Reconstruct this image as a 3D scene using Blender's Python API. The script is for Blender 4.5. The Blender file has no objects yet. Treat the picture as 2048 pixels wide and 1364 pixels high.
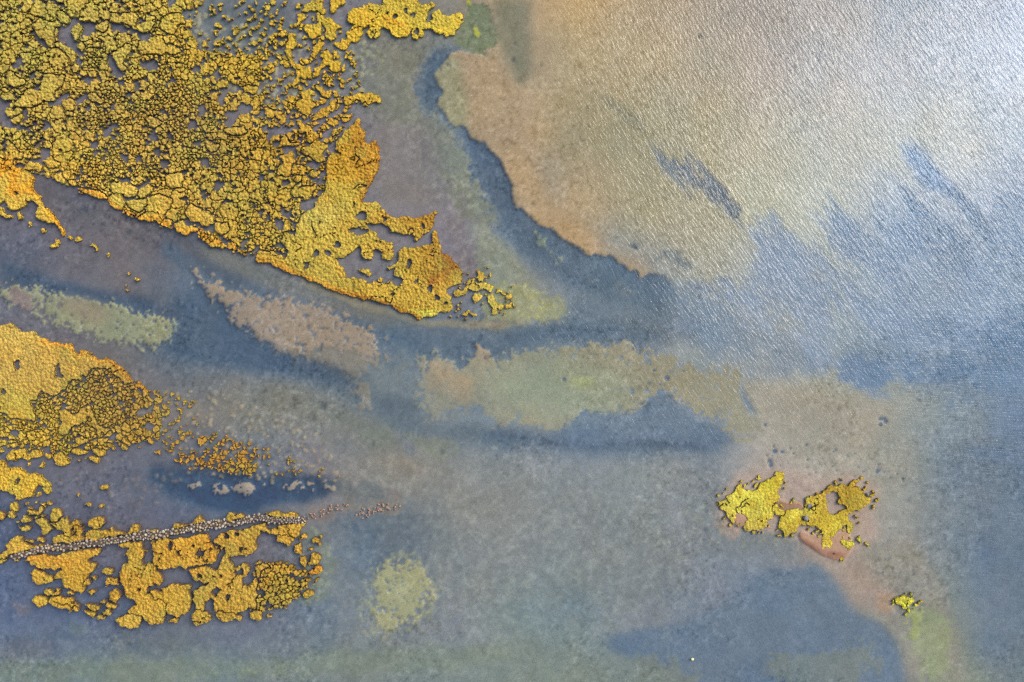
import bpy, math, time
import numpy as np
T0 = time.time()

# ------------------------------------------------------------------ camera, sky, sun, exposure
H = 100.0                      # height of the camera above the water, metres
FPX = 1365.33                  # focal length in photograph pixels (24 mm on a 36 mm frame)
CX, CY = 1024.0, 682.0
scene = bpy.context.scene
COL = scene.collection
cam_data = bpy.data.cameras.new('camera')
cam_data.lens = 24.0; cam_data.sensor_width = 36.0
cam_data.clip_start = 0.5; cam_data.clip_end = 5000
cam = bpy.data.objects.new('camera', cam_data); COL.objects.link(cam)
cam.location = (0, 0, H); cam.rotation_euler = (0, 0, 0)
scene.camera = cam

SUN_ZEN = math.radians(50.0)   # the bright patch of cloud over the sun lies beyond the upper right corner
SUN_AZ = math.radians(33.0)    # counted from +X towards +Y
world = bpy.data.worlds.new('World'); scene.world = world; world.use_nodes = True
wn = world.node_tree
bg = wn.nodes['Background']; sky = wn.nodes.new('ShaderNodeTexSky')
sky.sky_type = 'NISHITA'; sky.sun_disc = False
sky.sun_elevation = math.pi/2 - SUN_ZEN
sky.sun_rotation = math.pi/2 - SUN_AZ
sky.air_density = 1.0; sky.dust_density = 6.0; sky.ozone_density = 1.0
wn.links.new(sky.outputs[0], bg.inputs[0]); bg.inputs[1].default_value = 0.13
sd = bpy.data.lights.new('sun', 'SUN'); sd.energy = 1.5; sd.angle = math.radians(34); sd.color = (1.0, 0.95, 0.88)
sun = bpy.data.objects.new('sun', sd); COL.objects.link(sun)
from mathutils import Vector
sdir = Vector((math.sin(SUN_ZEN)*math.cos(SUN_AZ), math.sin(SUN_ZEN)*math.sin(SUN_AZ), math.cos(SUN_ZEN)))
sun.rotation_euler = sdir.to_track_quat('Z', 'Y').to_euler()
sun.location = sdir*300
scene.view_settings.view_transform = 'Standard'
scene.view_settings.look = 'None'
scene.view_settings.exposure = 0.95
scene.view_settings.gamma = 1.0
scene.cycles.max_bounces = 6
scene.cycles.sample_clamp_direct = 4.0; scene.cycles.sample_clamp_indirect = 3.0
scene.cycles.use_denoising = False      # keep the fine grain of ripples and growth

# ------------------------------------------------------------------ helpers: numbers
rng = np.random.default_rng(7)
def lin(c):
    c = np.asarray(c, float)/255.0
    return np.where(c <= 0.04045, c/12.92, ((c+0.055)/1.055)**2.4)
_lat = rng.random((512, 512)).astype(np.float32)
def vnoise(x, y, s, off=0):
    """smooth value noise, cell size s"""
    x = x/s + 17.3*off + 91.7; y = y/s + 31.1*off + 47.9
    xi = np.floor(x).astype(np.int64); yi = np.floor(y).astype(np.int64)
    fx = (x-xi); fy = (y-yi); fx = fx*fx*(3-2*fx); fy = fy*fy*(3-2*fy)
    a = _lat[yi % 512, xi % 512]; b = _lat[yi % 512, (xi+1) % 512]
    c = _lat[(yi+1) % 512, xi % 512]; d = _lat[(yi+1) % 512, (xi+1) % 512]
    return (a*(1-fx)+b*fx)*(1-fy) + (c*(1-fx)+d*fx)*fy
def fbm(x, y, s, n=3, off=0):
    t = 0; w = 1; tot = 0
    for k in range(n):
        t = t + w*vnoise(x, y, s/(2**k), off+k*5); tot += w; w *= 0.55
    return t/tot - 0.5
def inside(px, py, poly):
    """even-odd test for arrays of points"""
    res = np.zeros(px.shape, bool)
    n = len(poly)
    for i in range(n):
        x1, y1 = poly[i]; x2, y2 = poly[(i+1) % n]
        if y1 == y2: continue
        c = (py >= min(y1, y2)) & (py < max(y1, y2))
        res ^= c & (px < (x2-x1)*(py-y1)/(y2-y1)+x1)
    return res
def boxblur(a, r):
    r = int(round(r))
    if r < 1: return a
    for ax in (0, 1):
        for _ in range(2):
            p = [(0, 0)]*a.ndim; p[ax] = (r+1, r)
            c = np.cumsum(np.pad(a, p, mode='edge'), axis=ax, dtype=np.float64)
            n = a.shape[ax]
            hi = np.take(c, np.arange(2*r+1, 2*r+1+n), axis=ax); lo = np.take(c, np.arange(0, n), axis=ax)
            a = ((hi-lo)/(2*r+1)).astype(np.float32)
    return a
def sstep(a, b, x):
    t = np.clip((x-a)/(b-a), 0, 1); return t*t*(3-2*t)
ORG = {k: v for k, v in zip('ABCDEFGHIJKLMNOP', [(0,0),(512,0),(0,341),(512,341),(0,682),(512,682),(0,1023),(512,1023),(1024,0),(1536,0),(1024,341),(1536,341),(1024,682),(1536,682),(1024,1023),(1536,1023)])}
def PL(s):
    """'B 10,20 30,40 E 5,6' -> photograph coordinates; X means photograph coordinates as they are, Q the tenfold view of the islet"""
    out = []; ox, oy, k = 0, 0, 1.0
    for t in s.split():
        if t[0].isalpha():
            if t == 'X': ox, oy, k = 0, 0, 1.0
            elif t == 'Q': ox, oy, k = 1560, 980, 1/10.24
            else: ox, oy = ORG[t]; k = 0.25
            continue
        a, b = t.split(','); out.append((ox+float(a)*k, oy+float(b)*k))
    return out
def ELL(s):
    """'B x,y,rx,ry ...' -> eight-sided outlines"""
    out = []; ox, oy, k = 0, 0, 1.0
    for t in s.split():
        if t[0].isalpha():
            if t == 'X': ox, oy, k = 0, 0, 1.0
            elif t == 'Q': ox, oy, k = 1560, 980, 1/10.24
            else: ox, oy = ORG[t]; k = 0.25
            continue
        v = [float(q) for q in t.split(',')]
        rx = v[2]*k; ry = (v[3] if len(v) > 3 else v[2])*k
        out.append([(ox+v[0]*k+rx*math.cos(a*math.pi/4), oy+v[1]*k+ry*math.sin(a*math.pi/4)) for a in range(8)])
    return out
def to_world(px, py, z):
    k = (H-z)/FPX
    return (px-CX)*k, (CY-py)*k

# ------------------------------------------------------------------ helpers: nodes, objects
def new_mat(name):
    m = bpy.data.materials.new(name); m.use_nodes = True
    nt = m.node_tree; nt.nodes.clear()
    out = nt.nodes.new('ShaderNodeOutputMaterial')
    return m, nt, out
def N(nt, kind, **kw):
    n = nt.nodes.new(kind)
    for k, v in kw.items():
        if k.startswith('in_'):
            key = k[3:]; key = int(key) if key.isdigit() else key.replace('_', ' ')
            n.inputs[key].default_value = v
        else: setattr(n, k, v)
    return n
def mesh_from(name, verts, quads, mats=(), tris=None, color=None, smooth=True):
    me = bpy.data.meshes.new(name)
    nv = len(verts); nq = len(quads)
    me.vertices.add(nv); me.vertices.foreach_set('co', np.ascontiguousarray(verts, np.float32).ravel())
    me.loops.add(nq*4); me.loops.foreach_set('vertex_index', np.ascontiguousarray(quads, np.int32).ravel())
    me.polygons.add(nq); me.polygons.foreach_set('loop_start', np.arange(0, nq*4, 4, dtype=np.int32))
    me.polygons.foreach_set('use_smooth', np.full(nq, smooth))
    me.update(calc_edges=True)
    for m in mats: me.materials.append(m)
    if color is not None:
        a = me.color_attributes.new('col', 'FLOAT_COLOR', 'POINT')
        c = np.ones((nv, 4), np.float32); c[:, :3] = color; a.data.foreach_set('color', c.ravel())
    return me
def link(name, me, parent=None):
    o = bpy.data.objects.new(name, me); COL.objects.link(o)
    if parent: o.parent = parent
    return o
def tag(o, label=None, cat=None, group=None, kind=None):
    if label: o['label'] = label
    if cat: o['category'] = cat
    if group: o['group'] = group
    if kind: o['kind'] = kind
    return o

# ------------------------------------------------------------------ the bed of the lagoon: colours as they are in the photograph
ST = 2.0
M0 = 260                                   # margin around the picture, photograph pixels
xs = np.arange(-M0, 2048+M0+1, ST); ys = np.arange(-M0, 1364+M0+1, ST)
GX, GY = np.meshgrid(xs, ys); GX = GX.astype(np.float32); GY = GY.astype(np.float32)
MUD = (111, 103, 107)
ROWS = [
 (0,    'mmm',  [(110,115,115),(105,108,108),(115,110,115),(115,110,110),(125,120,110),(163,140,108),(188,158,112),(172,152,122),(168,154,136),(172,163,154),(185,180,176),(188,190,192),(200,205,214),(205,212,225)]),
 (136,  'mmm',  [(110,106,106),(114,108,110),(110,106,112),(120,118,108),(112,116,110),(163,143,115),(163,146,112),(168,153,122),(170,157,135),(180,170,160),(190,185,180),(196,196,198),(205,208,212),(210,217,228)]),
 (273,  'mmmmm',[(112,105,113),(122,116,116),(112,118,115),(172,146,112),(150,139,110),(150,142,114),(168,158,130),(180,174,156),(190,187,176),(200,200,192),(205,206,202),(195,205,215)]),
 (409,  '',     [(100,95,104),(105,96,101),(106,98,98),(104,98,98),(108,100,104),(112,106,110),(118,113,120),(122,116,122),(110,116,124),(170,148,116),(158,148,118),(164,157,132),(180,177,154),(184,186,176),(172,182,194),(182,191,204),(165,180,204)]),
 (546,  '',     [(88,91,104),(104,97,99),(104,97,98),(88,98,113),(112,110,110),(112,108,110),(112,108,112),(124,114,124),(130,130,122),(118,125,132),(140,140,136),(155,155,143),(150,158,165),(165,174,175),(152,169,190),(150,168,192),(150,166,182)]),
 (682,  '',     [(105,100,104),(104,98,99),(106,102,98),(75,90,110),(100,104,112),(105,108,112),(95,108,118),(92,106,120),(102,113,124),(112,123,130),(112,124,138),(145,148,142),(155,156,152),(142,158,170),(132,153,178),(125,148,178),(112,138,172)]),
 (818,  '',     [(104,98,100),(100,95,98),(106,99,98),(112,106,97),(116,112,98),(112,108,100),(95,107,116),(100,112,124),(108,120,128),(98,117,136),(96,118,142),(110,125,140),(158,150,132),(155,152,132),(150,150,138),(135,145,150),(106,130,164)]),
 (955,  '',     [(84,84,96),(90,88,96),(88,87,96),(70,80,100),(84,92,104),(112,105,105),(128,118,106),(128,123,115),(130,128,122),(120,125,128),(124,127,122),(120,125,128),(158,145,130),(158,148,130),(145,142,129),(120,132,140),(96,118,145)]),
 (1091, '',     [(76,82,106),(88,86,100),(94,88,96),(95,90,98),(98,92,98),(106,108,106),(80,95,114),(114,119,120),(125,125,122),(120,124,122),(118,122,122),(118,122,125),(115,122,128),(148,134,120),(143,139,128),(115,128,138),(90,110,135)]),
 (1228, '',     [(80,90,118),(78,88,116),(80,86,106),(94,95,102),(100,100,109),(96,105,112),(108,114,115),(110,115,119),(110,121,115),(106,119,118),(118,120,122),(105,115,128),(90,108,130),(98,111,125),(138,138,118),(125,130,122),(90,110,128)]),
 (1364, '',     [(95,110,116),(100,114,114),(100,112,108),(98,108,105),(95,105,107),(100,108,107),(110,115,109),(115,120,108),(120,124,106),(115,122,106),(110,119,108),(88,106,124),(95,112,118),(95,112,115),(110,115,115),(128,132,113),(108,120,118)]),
]
grid = np.zeros((11, 17, 3))
for i, (yy, m, cs) in enumerate(ROWS):
    full = [MUD]*len(m) + cs
    while len(full) < 17: full = [MUD]+full
    grid[i] = full[:17]
def sample_grid(g, x, y):
    fx = np.clip(x/128.0, 0, 15.999); fy = np.clip(y/136.4, 0, 9.999)
    i = fx.astype(int); j = fy.astype(int)
    u = (fx-i)[..., None]; v = (fy-j)[..., None]; u = u*u*(3-2*u)*0.6+u*0.4; v = v*v*(3-2*v)*0.6+v*0.4
    return (g[j, i]*(1-u)+g[j, i+1]*u)*(1-v)+(g[j+1, i]*(1-u)+g[j+1, i+1]*u)*v
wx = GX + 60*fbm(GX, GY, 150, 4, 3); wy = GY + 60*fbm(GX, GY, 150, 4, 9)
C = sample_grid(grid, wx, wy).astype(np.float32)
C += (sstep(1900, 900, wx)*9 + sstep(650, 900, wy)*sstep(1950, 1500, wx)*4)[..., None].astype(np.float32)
del wx, wy
WX = GX + 9*fbm(GX, GY, 26, 4, 21); WY = GY + 9*fbm(GX, GY, 26, 4, 27)
def unit(a): return (a/(2.0*a.std())).astype(np.float32)
NOI = unit(fbm(GX, GY, 14, 3, 40) + .9*fbm(GX, GY, 5.5, 2, 44)); NO2 = unit(fbm(GX, GY, 50, 4, 47))
SPECK = vnoise(GX, GY, 6.5, 61)*.6 + vnoise(GX, GY, 11, 64)*.4; SPECK = np.interp(SPECK, np.quantile(SPECK, np.linspace(0, 1, 65)), np.linspace(0, 1, 65)).astype(np.float32)
ca_, sa_ = math.cos(math.radians(52)), math.sin(math.radians(52))
STK = unit(fbm((GX*ca_+GY*sa_)/4.5, -GX*sa_+GY*ca_, 26, 4, 57))
def poly_mask(poly, blur=1, warp=True, pad=60):
    p = np.array(poly); x0, y0 = p.min(0)-pad; x1, y1 = p.max(0)+pad
    i0 = max(0, int((x0+M0)/ST)); i1 = min(len(xs), int((x1+M0)/ST)+1)
    j0 = max(0, int((y0+M0)/ST)); j1 = min(len(ys), int((y1+M0)/ST)+1)
    sl = (slice(j0, j1), slice(i0, i1))
    ax, ay = (WX[sl], WY[sl]) if warp else (GX[sl], GY[sl])
    m = inside(ax, ay, poly).astype(np.float32)
    return sl, boxblur(m, blur/ST/1.6)
def paint(s, col, blur=2, rag=0.0, big=0.0, op=1.0, keep=None, holes=0.0, stk=0.0):
    """lay a patch of bed colour: blur = softness of the edge in px, rag = how far the edge breaks up into spots, holes = share of dark spots within"""
    poly = PL(s) if isinstance(s, str) else s
    area = 0.5*abs(sum(a[0]*b[1]-b[0]*a[1] for a, b in zip(poly, poly[1:]+poly[:1]))); size = math.sqrt(area)
    sl, m = poly_mask(poly, max(blur, 1)+min(rag*34, size*.18)+min((big+stk)*60, size*.32), pad=40+blur*2+int(rag*80+(big+stk)*120))
    if rag or big or stk:
        w = min(.03+blur*.02, .4)
        m = sstep(0, .22, m)*sstep(.5-w, .5+w, m + rag*NOI[sl]*.8 + big*NO2[sl]*.8 + stk*STK[sl]*.9)
        m = m.astype(np.float32)
    if holes: m = m*(1-sstep(1-holes, 1-holes+0.06, SPECK[sl]))
    if keep is not None: m = m*keep[sl]
    m = (m*op)[..., None]
    C[sl] = C[sl]*(1-m) + np.array(col, np.float32)*m
# the sand plain: its hard western and southern rim
SAND = PL('B 1580,405 1480,520 1430,590 1432,650 1465,680 1440,700 1505,712 1500,770 1450,800 1470,870 1500,910 1530,960 1570,1000 1640,985 1700,1060 1730,1120 1790,1130 1870,1200 1890,1230 1960,1290 1990,1364 D 2010,50 2048,120 K 0,300 60,310 120,350 190,430 300,460 350,500 420,550 490,590 590,665 700,670 790,690 850,740 920,780 940,820 1000,800 1030,850 1100,830 1180,840 1250,870 1300,980 1340,1040 1500,1200 1800,1250 2048,1100 X 2400,600 2400,-300 1050,-300 1000,0 B 1900,100 1960,250 2040,330 1990,370 1880,370 1900,430 1880,470 1700,425')
slS, sandm = poly_mask(SAND, 7, pad=400); sandm = sstep(.35, .65, sandm+.28*NOI[slS])
keepS = np.ones(GX.shape, np.float32); keepS[slS] = 1-sandm; onS = 1-keepS
ISL_TOP = PL('B 1700,0 1760,60 1840,20 1880,60 1900,150 1960,260 1990,300 1980,340 1880,370 1860,460 1700,410 1600,340 1500,300 1640,240 1660,100')
DEEP = (80,100,124)
paint('X 860,80 1000,90 1060,250 1080,400 1180,480 1280,520 1340,600 1200,560 1060,470 960,330 860,240', (168,146,116), 30, keep=onS)
paint('X 860,120 915,115 935,200 930,260 960,300 880,250', (152,145,112), 14, keep=onS)
paint('X 1000,300 1060,320 1120,420 1200,470 1180,520 1060,460', (176,149,113), 24, keep=onS)
# channels (deeper; sky light scattered by the water painted into the bed) beside and below the golden spit
paint('X 905,98 850,120 835,170 850,215 905,260 945,330 960,400 985,450 1040,520 1120,570 1230,600 1330,660 1440,700 1420,600 1340,560 1250,500 1180,440 1060,380 1000,240 920,90', (86,104,126), 26, keep=keepS)
paint('X 935,250 975,290 1000,350 1000,420 960,360 930,300', (74,94,122), 14, keep=keepS, rag=.3)
paint('X 310,470 400,535 520,575 650,625 800,665 950,672 1100,650 1220,640 1340,655 1330,690 1200,685 1050,695 960,745 860,710 760,700 640,640 520,600 430,570 380,545', (88,106,126), 20)
paint('X 380,560 420,600 480,655 560,700 640,725 720,750 740,800 830,800 840,850 920,860 1000,860 1100,875 1250,880 1440,860 1470,885 1400,905 1200,905 1000,895 880,880 780,860 690,800 560,750 420,730 330,700 340,650 400,635', (76,94,116), 22)
paint('X 340,600 400,600 420,700 350,705 325,665', (78,94,114), 16)
paint('X 0,520 60,545 170,575 300,600 380,640 330,650 200,605 100,590 0,575', (78,90,110), 14)
paint('X 380,560 440,600 520,670 470,665 420,620', (76,92,114), 10)
paint('X 830,700 900,690 940,740 860,760', (90,106,122), 12)
paint('X 1300,520 1360,560 1440,600 1560,680 1700,720 1850,700 2048,720 2300,720 2300,810 2048,805 1900,790 1800,765 1720,780 1660,750 1560,740 1480,735 1380,690 1320,640', (120,138,158), 34, big=.35, op=.85)
# dark mud of the upper left and the inlets
paint('X 60,350 130,370 250,430 380,480 420,520 330,540 240,480 120,440 70,400', (104,97,98), 20)
paint('X 330,480 420,530 500,570 460,580 380,550 320,510', (88,98,112), 14)
paint('X 400,480 520,530 650,590 760,620 860,650 760,650 620,600 480,550 400,510', (116,116,110), 14)
paint('X 700,40 840,80 850,200 760,240 700,180', (118,116,108), 30)
paint('X 390,0 560,0 600,90 500,110 400,80', (106,112,116), 24)
# pale weed in the shallows right of the spit
paint('X 760,60 860,100 850,170 880,230 920,280 960,360 1010,430 960,480 900,400 860,320 780,250 740,200', (124,123,110), 20, rag=.5, keep=keepS)
paint('X 885,290 960,300 985,360 1000,420 960,440 900,380', (126,130,116), 5, rag=.75, keep=keepS, op=.8)
paint('X 740,250 860,250 880,420 830,420 770,410 735,390 760,330', (126,119,116), 22)
paint('X 870,425 920,430 960,520 970,560 930,570 900,500', (128,118,118), 20)
paint('X 940,430 1010,480 1080,580 1140,610 1120,640 1010,650 960,560', (138,140,122), 20, rag=.2)
paint('X 970,570 1060,575 1130,600 1130,635 1010,650 960,640', (150,150,112), 8, rag=.45, op=.75)
paint('X 600,540 700,590 800,625 870,640 980,640 1100,640 1000,660 860,655 740,625 600,570', (136,130,112), 10, rag=.1)
paint('K 170,460 230,490 300,650 420,710 400,760 300,720 200,590', (128,138,118), 5, rag=.6, op=.8)
paint('K 600,800 680,850 660,900 600,850 K 850,900 1000,940 1000,1010 880,1010 820,930', (136,132,128), 6, rag=.6, op=.7)
paint('F 1760,20 1900,120 1880,260 1800,300 1740,150', (150,132,112), 3, rag=.5)
# tan and green weed banks with ragged rims
TAN = (154,137,117)
paint('C 1480,760 1550,780 1600,810 1650,850 1700,900 1780,930 1880,970 1900,1010 2048,1020 D 60,1030 200,1010 300,1010 380,1030 480,1080 580,1120 640,1160 720,1180 820,1220 900,1290 1000,1300 940,1364 F 1010,60 1060,130 1000,190 960,130 880,200 840,310 850,560 800,540 790,330 720,250 640,200 500,170 420,140 300,140 200,100 130,30 60,0 D 60,1364 20,1330 C 2048,1300 1940,1280 1880,1200 1830,1180 1780,1120 1730,1080 1700,1000 1600,900', TAN, 3, rag=.62, holes=.08)
paint('F 400,40 800,50 880,120 900,250 860,520 820,540 740,300 560,180 400,140', (112,112,108), 8, rag=.6, op=.55)
paint('C 0,890 140,920 250,940 320,1000 430,980 560,1010 700,1030 830,1060 1040,1090 1100,1130 1240,1150 1370,1210 1400,1280 1300,1364 E 1330,30 1200,80 1050,30 900,0 C 600,1290 380,1200 270,1130 250,1080 100,1090 0,1000', (146,146,112), 3, rag=.55, holes=.1)
paint('C 60,900 230,1000 290,1130 180,1100 100,1050', (140,124,116), 5, rag=.5)
paint('C 430,1040 640,1020 820,1090 900,1200 760,1230 560,1140', (150,138,112), 16)
paint('F 1290,150 1400,120 1500,130 1560,200 1690,260 1700,150 1790,100 1860,120 1880,170 2048,120 M 100,100 200,70 360,50 600,60 800,30 1100,80 1350,160 1500,250 1700,240 1860,250 1900,420 2000,620 1960,800 1850,760 1700,720 1580,640 1500,600 1420,560 1320,520 1300,420 1150,400 1070,480 1050,560 900,620 740,560 680,620 560,640 400,700 220,720 100,660 0,640 F 2000,610 1920,680 1850,620 1800,520 1720,440 1720,540 1580,560 1440,650 1380,600 1290,440 1340,330 1330,240', (148,142,118), 3, rag=.62, holes=.06)
paint('F 1400,150 1540,180 1600,260 1740,290 1700,500 1560,440 1400,380 1350,300', (165,145,112), 10)
paint('M 0,200 400,120 1000,300 900,560 400,640 0,560 F 1850,500 1850,250', (142,147,122), 40)
paint('M 470,280 640,300 660,360 560,380 480,350', (158,164,112), 10, op=.8)
paint('M 1880,330 2048,340 N 200,400 700,420 1000,440 1000,700 700,900 300,900 0,800 M 2000,620 1900,480', (158,150,132), 26)
paint('M 1830,330 1870,420 1930,560 1990,620 1900,570 1840,470', (110,126,142), 6)
# weed in mid water, lower middle
paint('F 800,300 900,320 920,540 850,560 820,420', (140,128,112), 6, rag=.5)
paint('F 0,370 200,360 450,440 720,560 1020,650 1100,800 1150,870 1000,900 850,800 600,700 300,600 0,520', (120,116,98), 30, op=.7)
paint('F 840,700 1000,660 1100,740 1150,880 950,850 860,780', (122,126,110), 6, rag=.5, op=.7)
paint('F 1160,720 1250,700 1450,760 1640,830 1600,900 1480,960 1400,950 1260,800', (132,134,108), 8, rag=.45, op=.75)
paint('F 1180,820 1250,810 1270,900 1240,920 1180,880', (106,110,122), 4)
paint('F 900,910 1200,920 1350,1000 1250,1060 1050,1020 950,980', (140,124,106), 18)
paint('F 1050,1170 1180,1200 1190,1280 1050,1290 1000,1230', (128,114,106), 10, rag=.2)
paint('F 600,1100 1000,1140 1100,1250 900,1300 600,1240', (106,106,104), 12, rag=.3)
# the dark trench above the stone causeway
paint('E 1250,1030 1450,1050 1700,1080 2048,1085 F 300,1095 620,1125 640,1180 500,1230 200,1260 0,1290 E 2048,1364 1850,1364 1600,1300 1400,1180', (62,78,102), 12, op=.9)
paint('E 1180,1010 1450,1040 1700,1075 2048,1080 F 0,1080 300,1090 600,1120 620,1160 560,1240 400,1300 200,1290 0,1320 E 2048,1350 1900,1364 1600,1320 1350,1230 1200,1130', (64,80,104), 13)
paint('E 1340,1090 1460,1100 1440,1150 1360,1130 1340,1110', (100,98,98), 2, rag=.5, op=.8)
for q in ('E 1500,1160 1560,1120 1640,1120 1650,1170 1560,1180', 'E 1650,1180 1800,1150 1840,1180 1760,1240 1680,1200', 'E 1840,1170 1900,1140 2020,1140 2020,1210 1960,1225 1900,1190', 'F 50,1140 100,1140 110,1210 60,1180', 'F 200,1150 320,1140 480,1150 470,1190 340,1190 280,1230 220,1180', 'F 560,1150 640,1160 630,1200 560,1190'):
    paint(q, (156,140,120), 1, rag=.75, holes=.4)
paint('F 1600,1364 H 1150,0 900,30 700,50 640,150 850,300 900,600 950,430 1040,400 1300,400 1440,600 1250,200 1180,80', (80,98,120), 34)
paint('H 940,560 1000,430 1120,420 1170,460 1290,430 1350,500 1400,580 1410,680 1370,740 1320,800 1250,820 1240,880 1100,900 940,900 960,700', (156,153,110), 2, rag=.62, holes=.12)
paint('H 930,800 1250,800 1500,880 1500,960 1200,980 950,960', (122,120,112), 10, rag=.4, op=.7)
paint('H 1120,820 1240,850 1240,1000 1160,1060 1100,950', (100,108,118), 8, rag=.3, op=.7)
paint('H 360,130 540,120 560,300 660,380 640,500 560,700 440,750 300,740 250,800 320,640 480,520 540,400 480,300 380,220', (122,128,112), 7, rag=.4, op=.7)
paint('G 100,720 260,740 240,820 180,850 120,780', (118,108,106), 6, rag=.5, op=.6)
paint('G 540,880 700,880 680,1000 560,960', (104,116,110), 6, rag=.6, op=.6)
paint('G 0,1040 200,1020 400,1000 480,1060 400,1200 200,1220 0,1250', (104,104,112), 12, rag=.4, op=.6)
paint('G 880,960 1500,980 1600,1060 2048,1100 2048,1180 1400,1100 900,1080', (106,110,104), 14, rag=.3, op=.6)
paint('G 1400,1300 1600,1270 1840,1260 2048,1255 H 300,1225 600,1200 900,1180 900,1200 600,1225 300,1250 0,1280 G 1700,1300', (124,134,108), 6, rag=.2, op=.7)
paint('O 250,1180 290,1250 370,1364 300,1364 260,1290', (136,146,104), 8, op=.6)
paint('O 500,1220 560,1250 540,1300', (132,140,108), 8, op=.5)
# deep basin, lower right
paint('G -300,1160 400,1150 1000,1130 2048,1150 H 600,1100 1200,1110 2048,1060 O 400,1120 900,1220 1000,1400 G -300,1500', (122,129,117), 34, big=.2, op=.6)
paint('O 700,1010 1100,930 1500,860 1850,650 P 0,470 250,450 450,430 530,500 580,580 660,720 700,810 800,840 900,880 960,960 1040,1060 1090,1300 1100,1400 900,1400 0,1400 O 1500,1400 1100,1190 800,1110', (98,115,133), 14, stk=.12, rag=.08)
paint('O 950,1250 1080,1100 1200,1180 1310,1190 1300,1260 1480,1290 1500,1364 1250,1400 1000,1364', (118,124,112), 4, rag=.6, op=.75)
paint('P 0,1160 300,1130 560,1100 640,1060 780,1060 890,1100 880,1210 960,1240 900,1290 760,1230 700,1290 780,1400 100,1400 120,1300 0,1330', (116,122,112), 4, rag=.5, op=.8)
# sand and weed east of it
paint('P 240,200 700,100 1200,300 1400,600 1500,900 1560,1364 1120,1364 1080,1200 1050,1050 930,900 850,850 690,790 620,640 500,470 330,330', (140,134,120), 20)
paint('P 240,230 700,330 900,560 1000,640 1000,800 880,800 700,760 600,600 480,430', (156,137,120), 22)
paint('P 880,640 1020,660 1010,790 930,820 870,780', (170,142,114), 8)
paint('P 1100,780 1350,740 1450,900 1480,1200 1420,1364 1250,1364 1180,1100 1120,900', (140,145,110), 14, rag=.45)
paint('P 1100,780 1200,720 1250,800 1230,900 1180,1030 1130,900', (160,164,98), 4, rag=.6, op=.75)
paint('N 1300,900 2048,850 P 2048,0 2048,1364 1700,1200 1600,500 1650,0 N 1500,1100', (104,120,138), 50)
paint('N 1450,850 1640,820 1900,870 2048,860 2048,1000 1700,950', (100,122,152), 14, rag=.2, op=.6)
paint('P 1650,200 1800,180 1820,400 1740,520 1680,400', (94,112,136), 14, op=.7)
paint('M 1600,1364 1650,1250 1720,1180 1800,1060 2048,1000 N 300,1050 500,1100 700,1050 900,1180 850,1364 P 900,200 600,400 500,420 300,290 200,230 O 1600,60', (170,149,132), 14)
paint('O 1590,100 1700,50 1760,120 1860,140 1810,200 1790,235 1730,235 1660,180', (176,148,126), 4)
paint('M 1280,1020 1640,1000 1700,1250 1640,1364 O 1650,100 1900,200 2048,150 P 200,200 300,350 O 1700,400 1400,300', (116,120,118), 10, rag=.4, op=.5)
# dark veins, blue gaps and bright bars out on the sand plain
paint('J 1100,1100 1180,1130 1260,1260 1330,1364 L 1400,120 1700,220 1500,240 1250,150 1160,60 J 1060,1230', (146,168,200), 14, stk=.15, big=.15, op=.9)
paint('L 850,180 960,280 1200,330 1500,400 1800,400 2048,250 2300,300 2300,900 2048,1000 1600,1200 1000,1150 860,950 930,700 950,400 860,320', (148,167,191), 24, stk=.4, big=.2, op=.75)
paint('L 470,340 600,370 740,440 700,560 740,720 640,745 590,640 490,540', (138,156,180), 10, stk=.3, rag=.2, op=.9)
paint('L 0,480 100,540 240,620 400,730 500,850 420,900 650,1100 760,1180 500,1180 300,1240 120,1130 0,1150 K 1960,1060 1850,940 1880,760', (134,151,174), 12, stk=.35, rag=.2, op=.85)
paint('K 1280,980 1480,850 1560,870 1740,960 1840,1100 1750,1140 1640,1020 1540,980 1500,900', (130,144,166), 8, rag=.4, stk=.4)
paint('I 1050,1100 1200,1190 1440,1300 K 1500,20 1700,150 1840,360 1900,480 1700,300 1480,150 1340,60 I 1300,1330 1120,1200', (116,122,132), 9, stk=.2, rag=.25, op=.9)
paint('K 910,590 1000,600 1040,640 980,640', (112,118,118), 3, rag=.3)
paint('K 1120,650 1300,640 1480,780 1420,830 1300,740 1150,690', (128,134,136), 6, rag=.4, op=.8)
paint('I 670,780 780,780 1040,960 1060,1080 900,980', (136,134,116), 12, op=.7)
paint('L 250,700 480,900 430,960 L 300,830', (176,172,160), 12, op=.6)
paint('N 850,320 980,310 1060,330 1060,400 850,370', (150,150,140), 8, rag=.3)
paint('N 250,180 600,130 900,180 1350,110 2048,150 2300,150 2300,420 2048,450 1700,430 1300,350 1000,330 720,375 500,300', (114,138,168), 12, big=.4, rag=.2)
paint('B 1880,60 1960,250 1930,330 1860,200', (160,132,108), 6)
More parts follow.
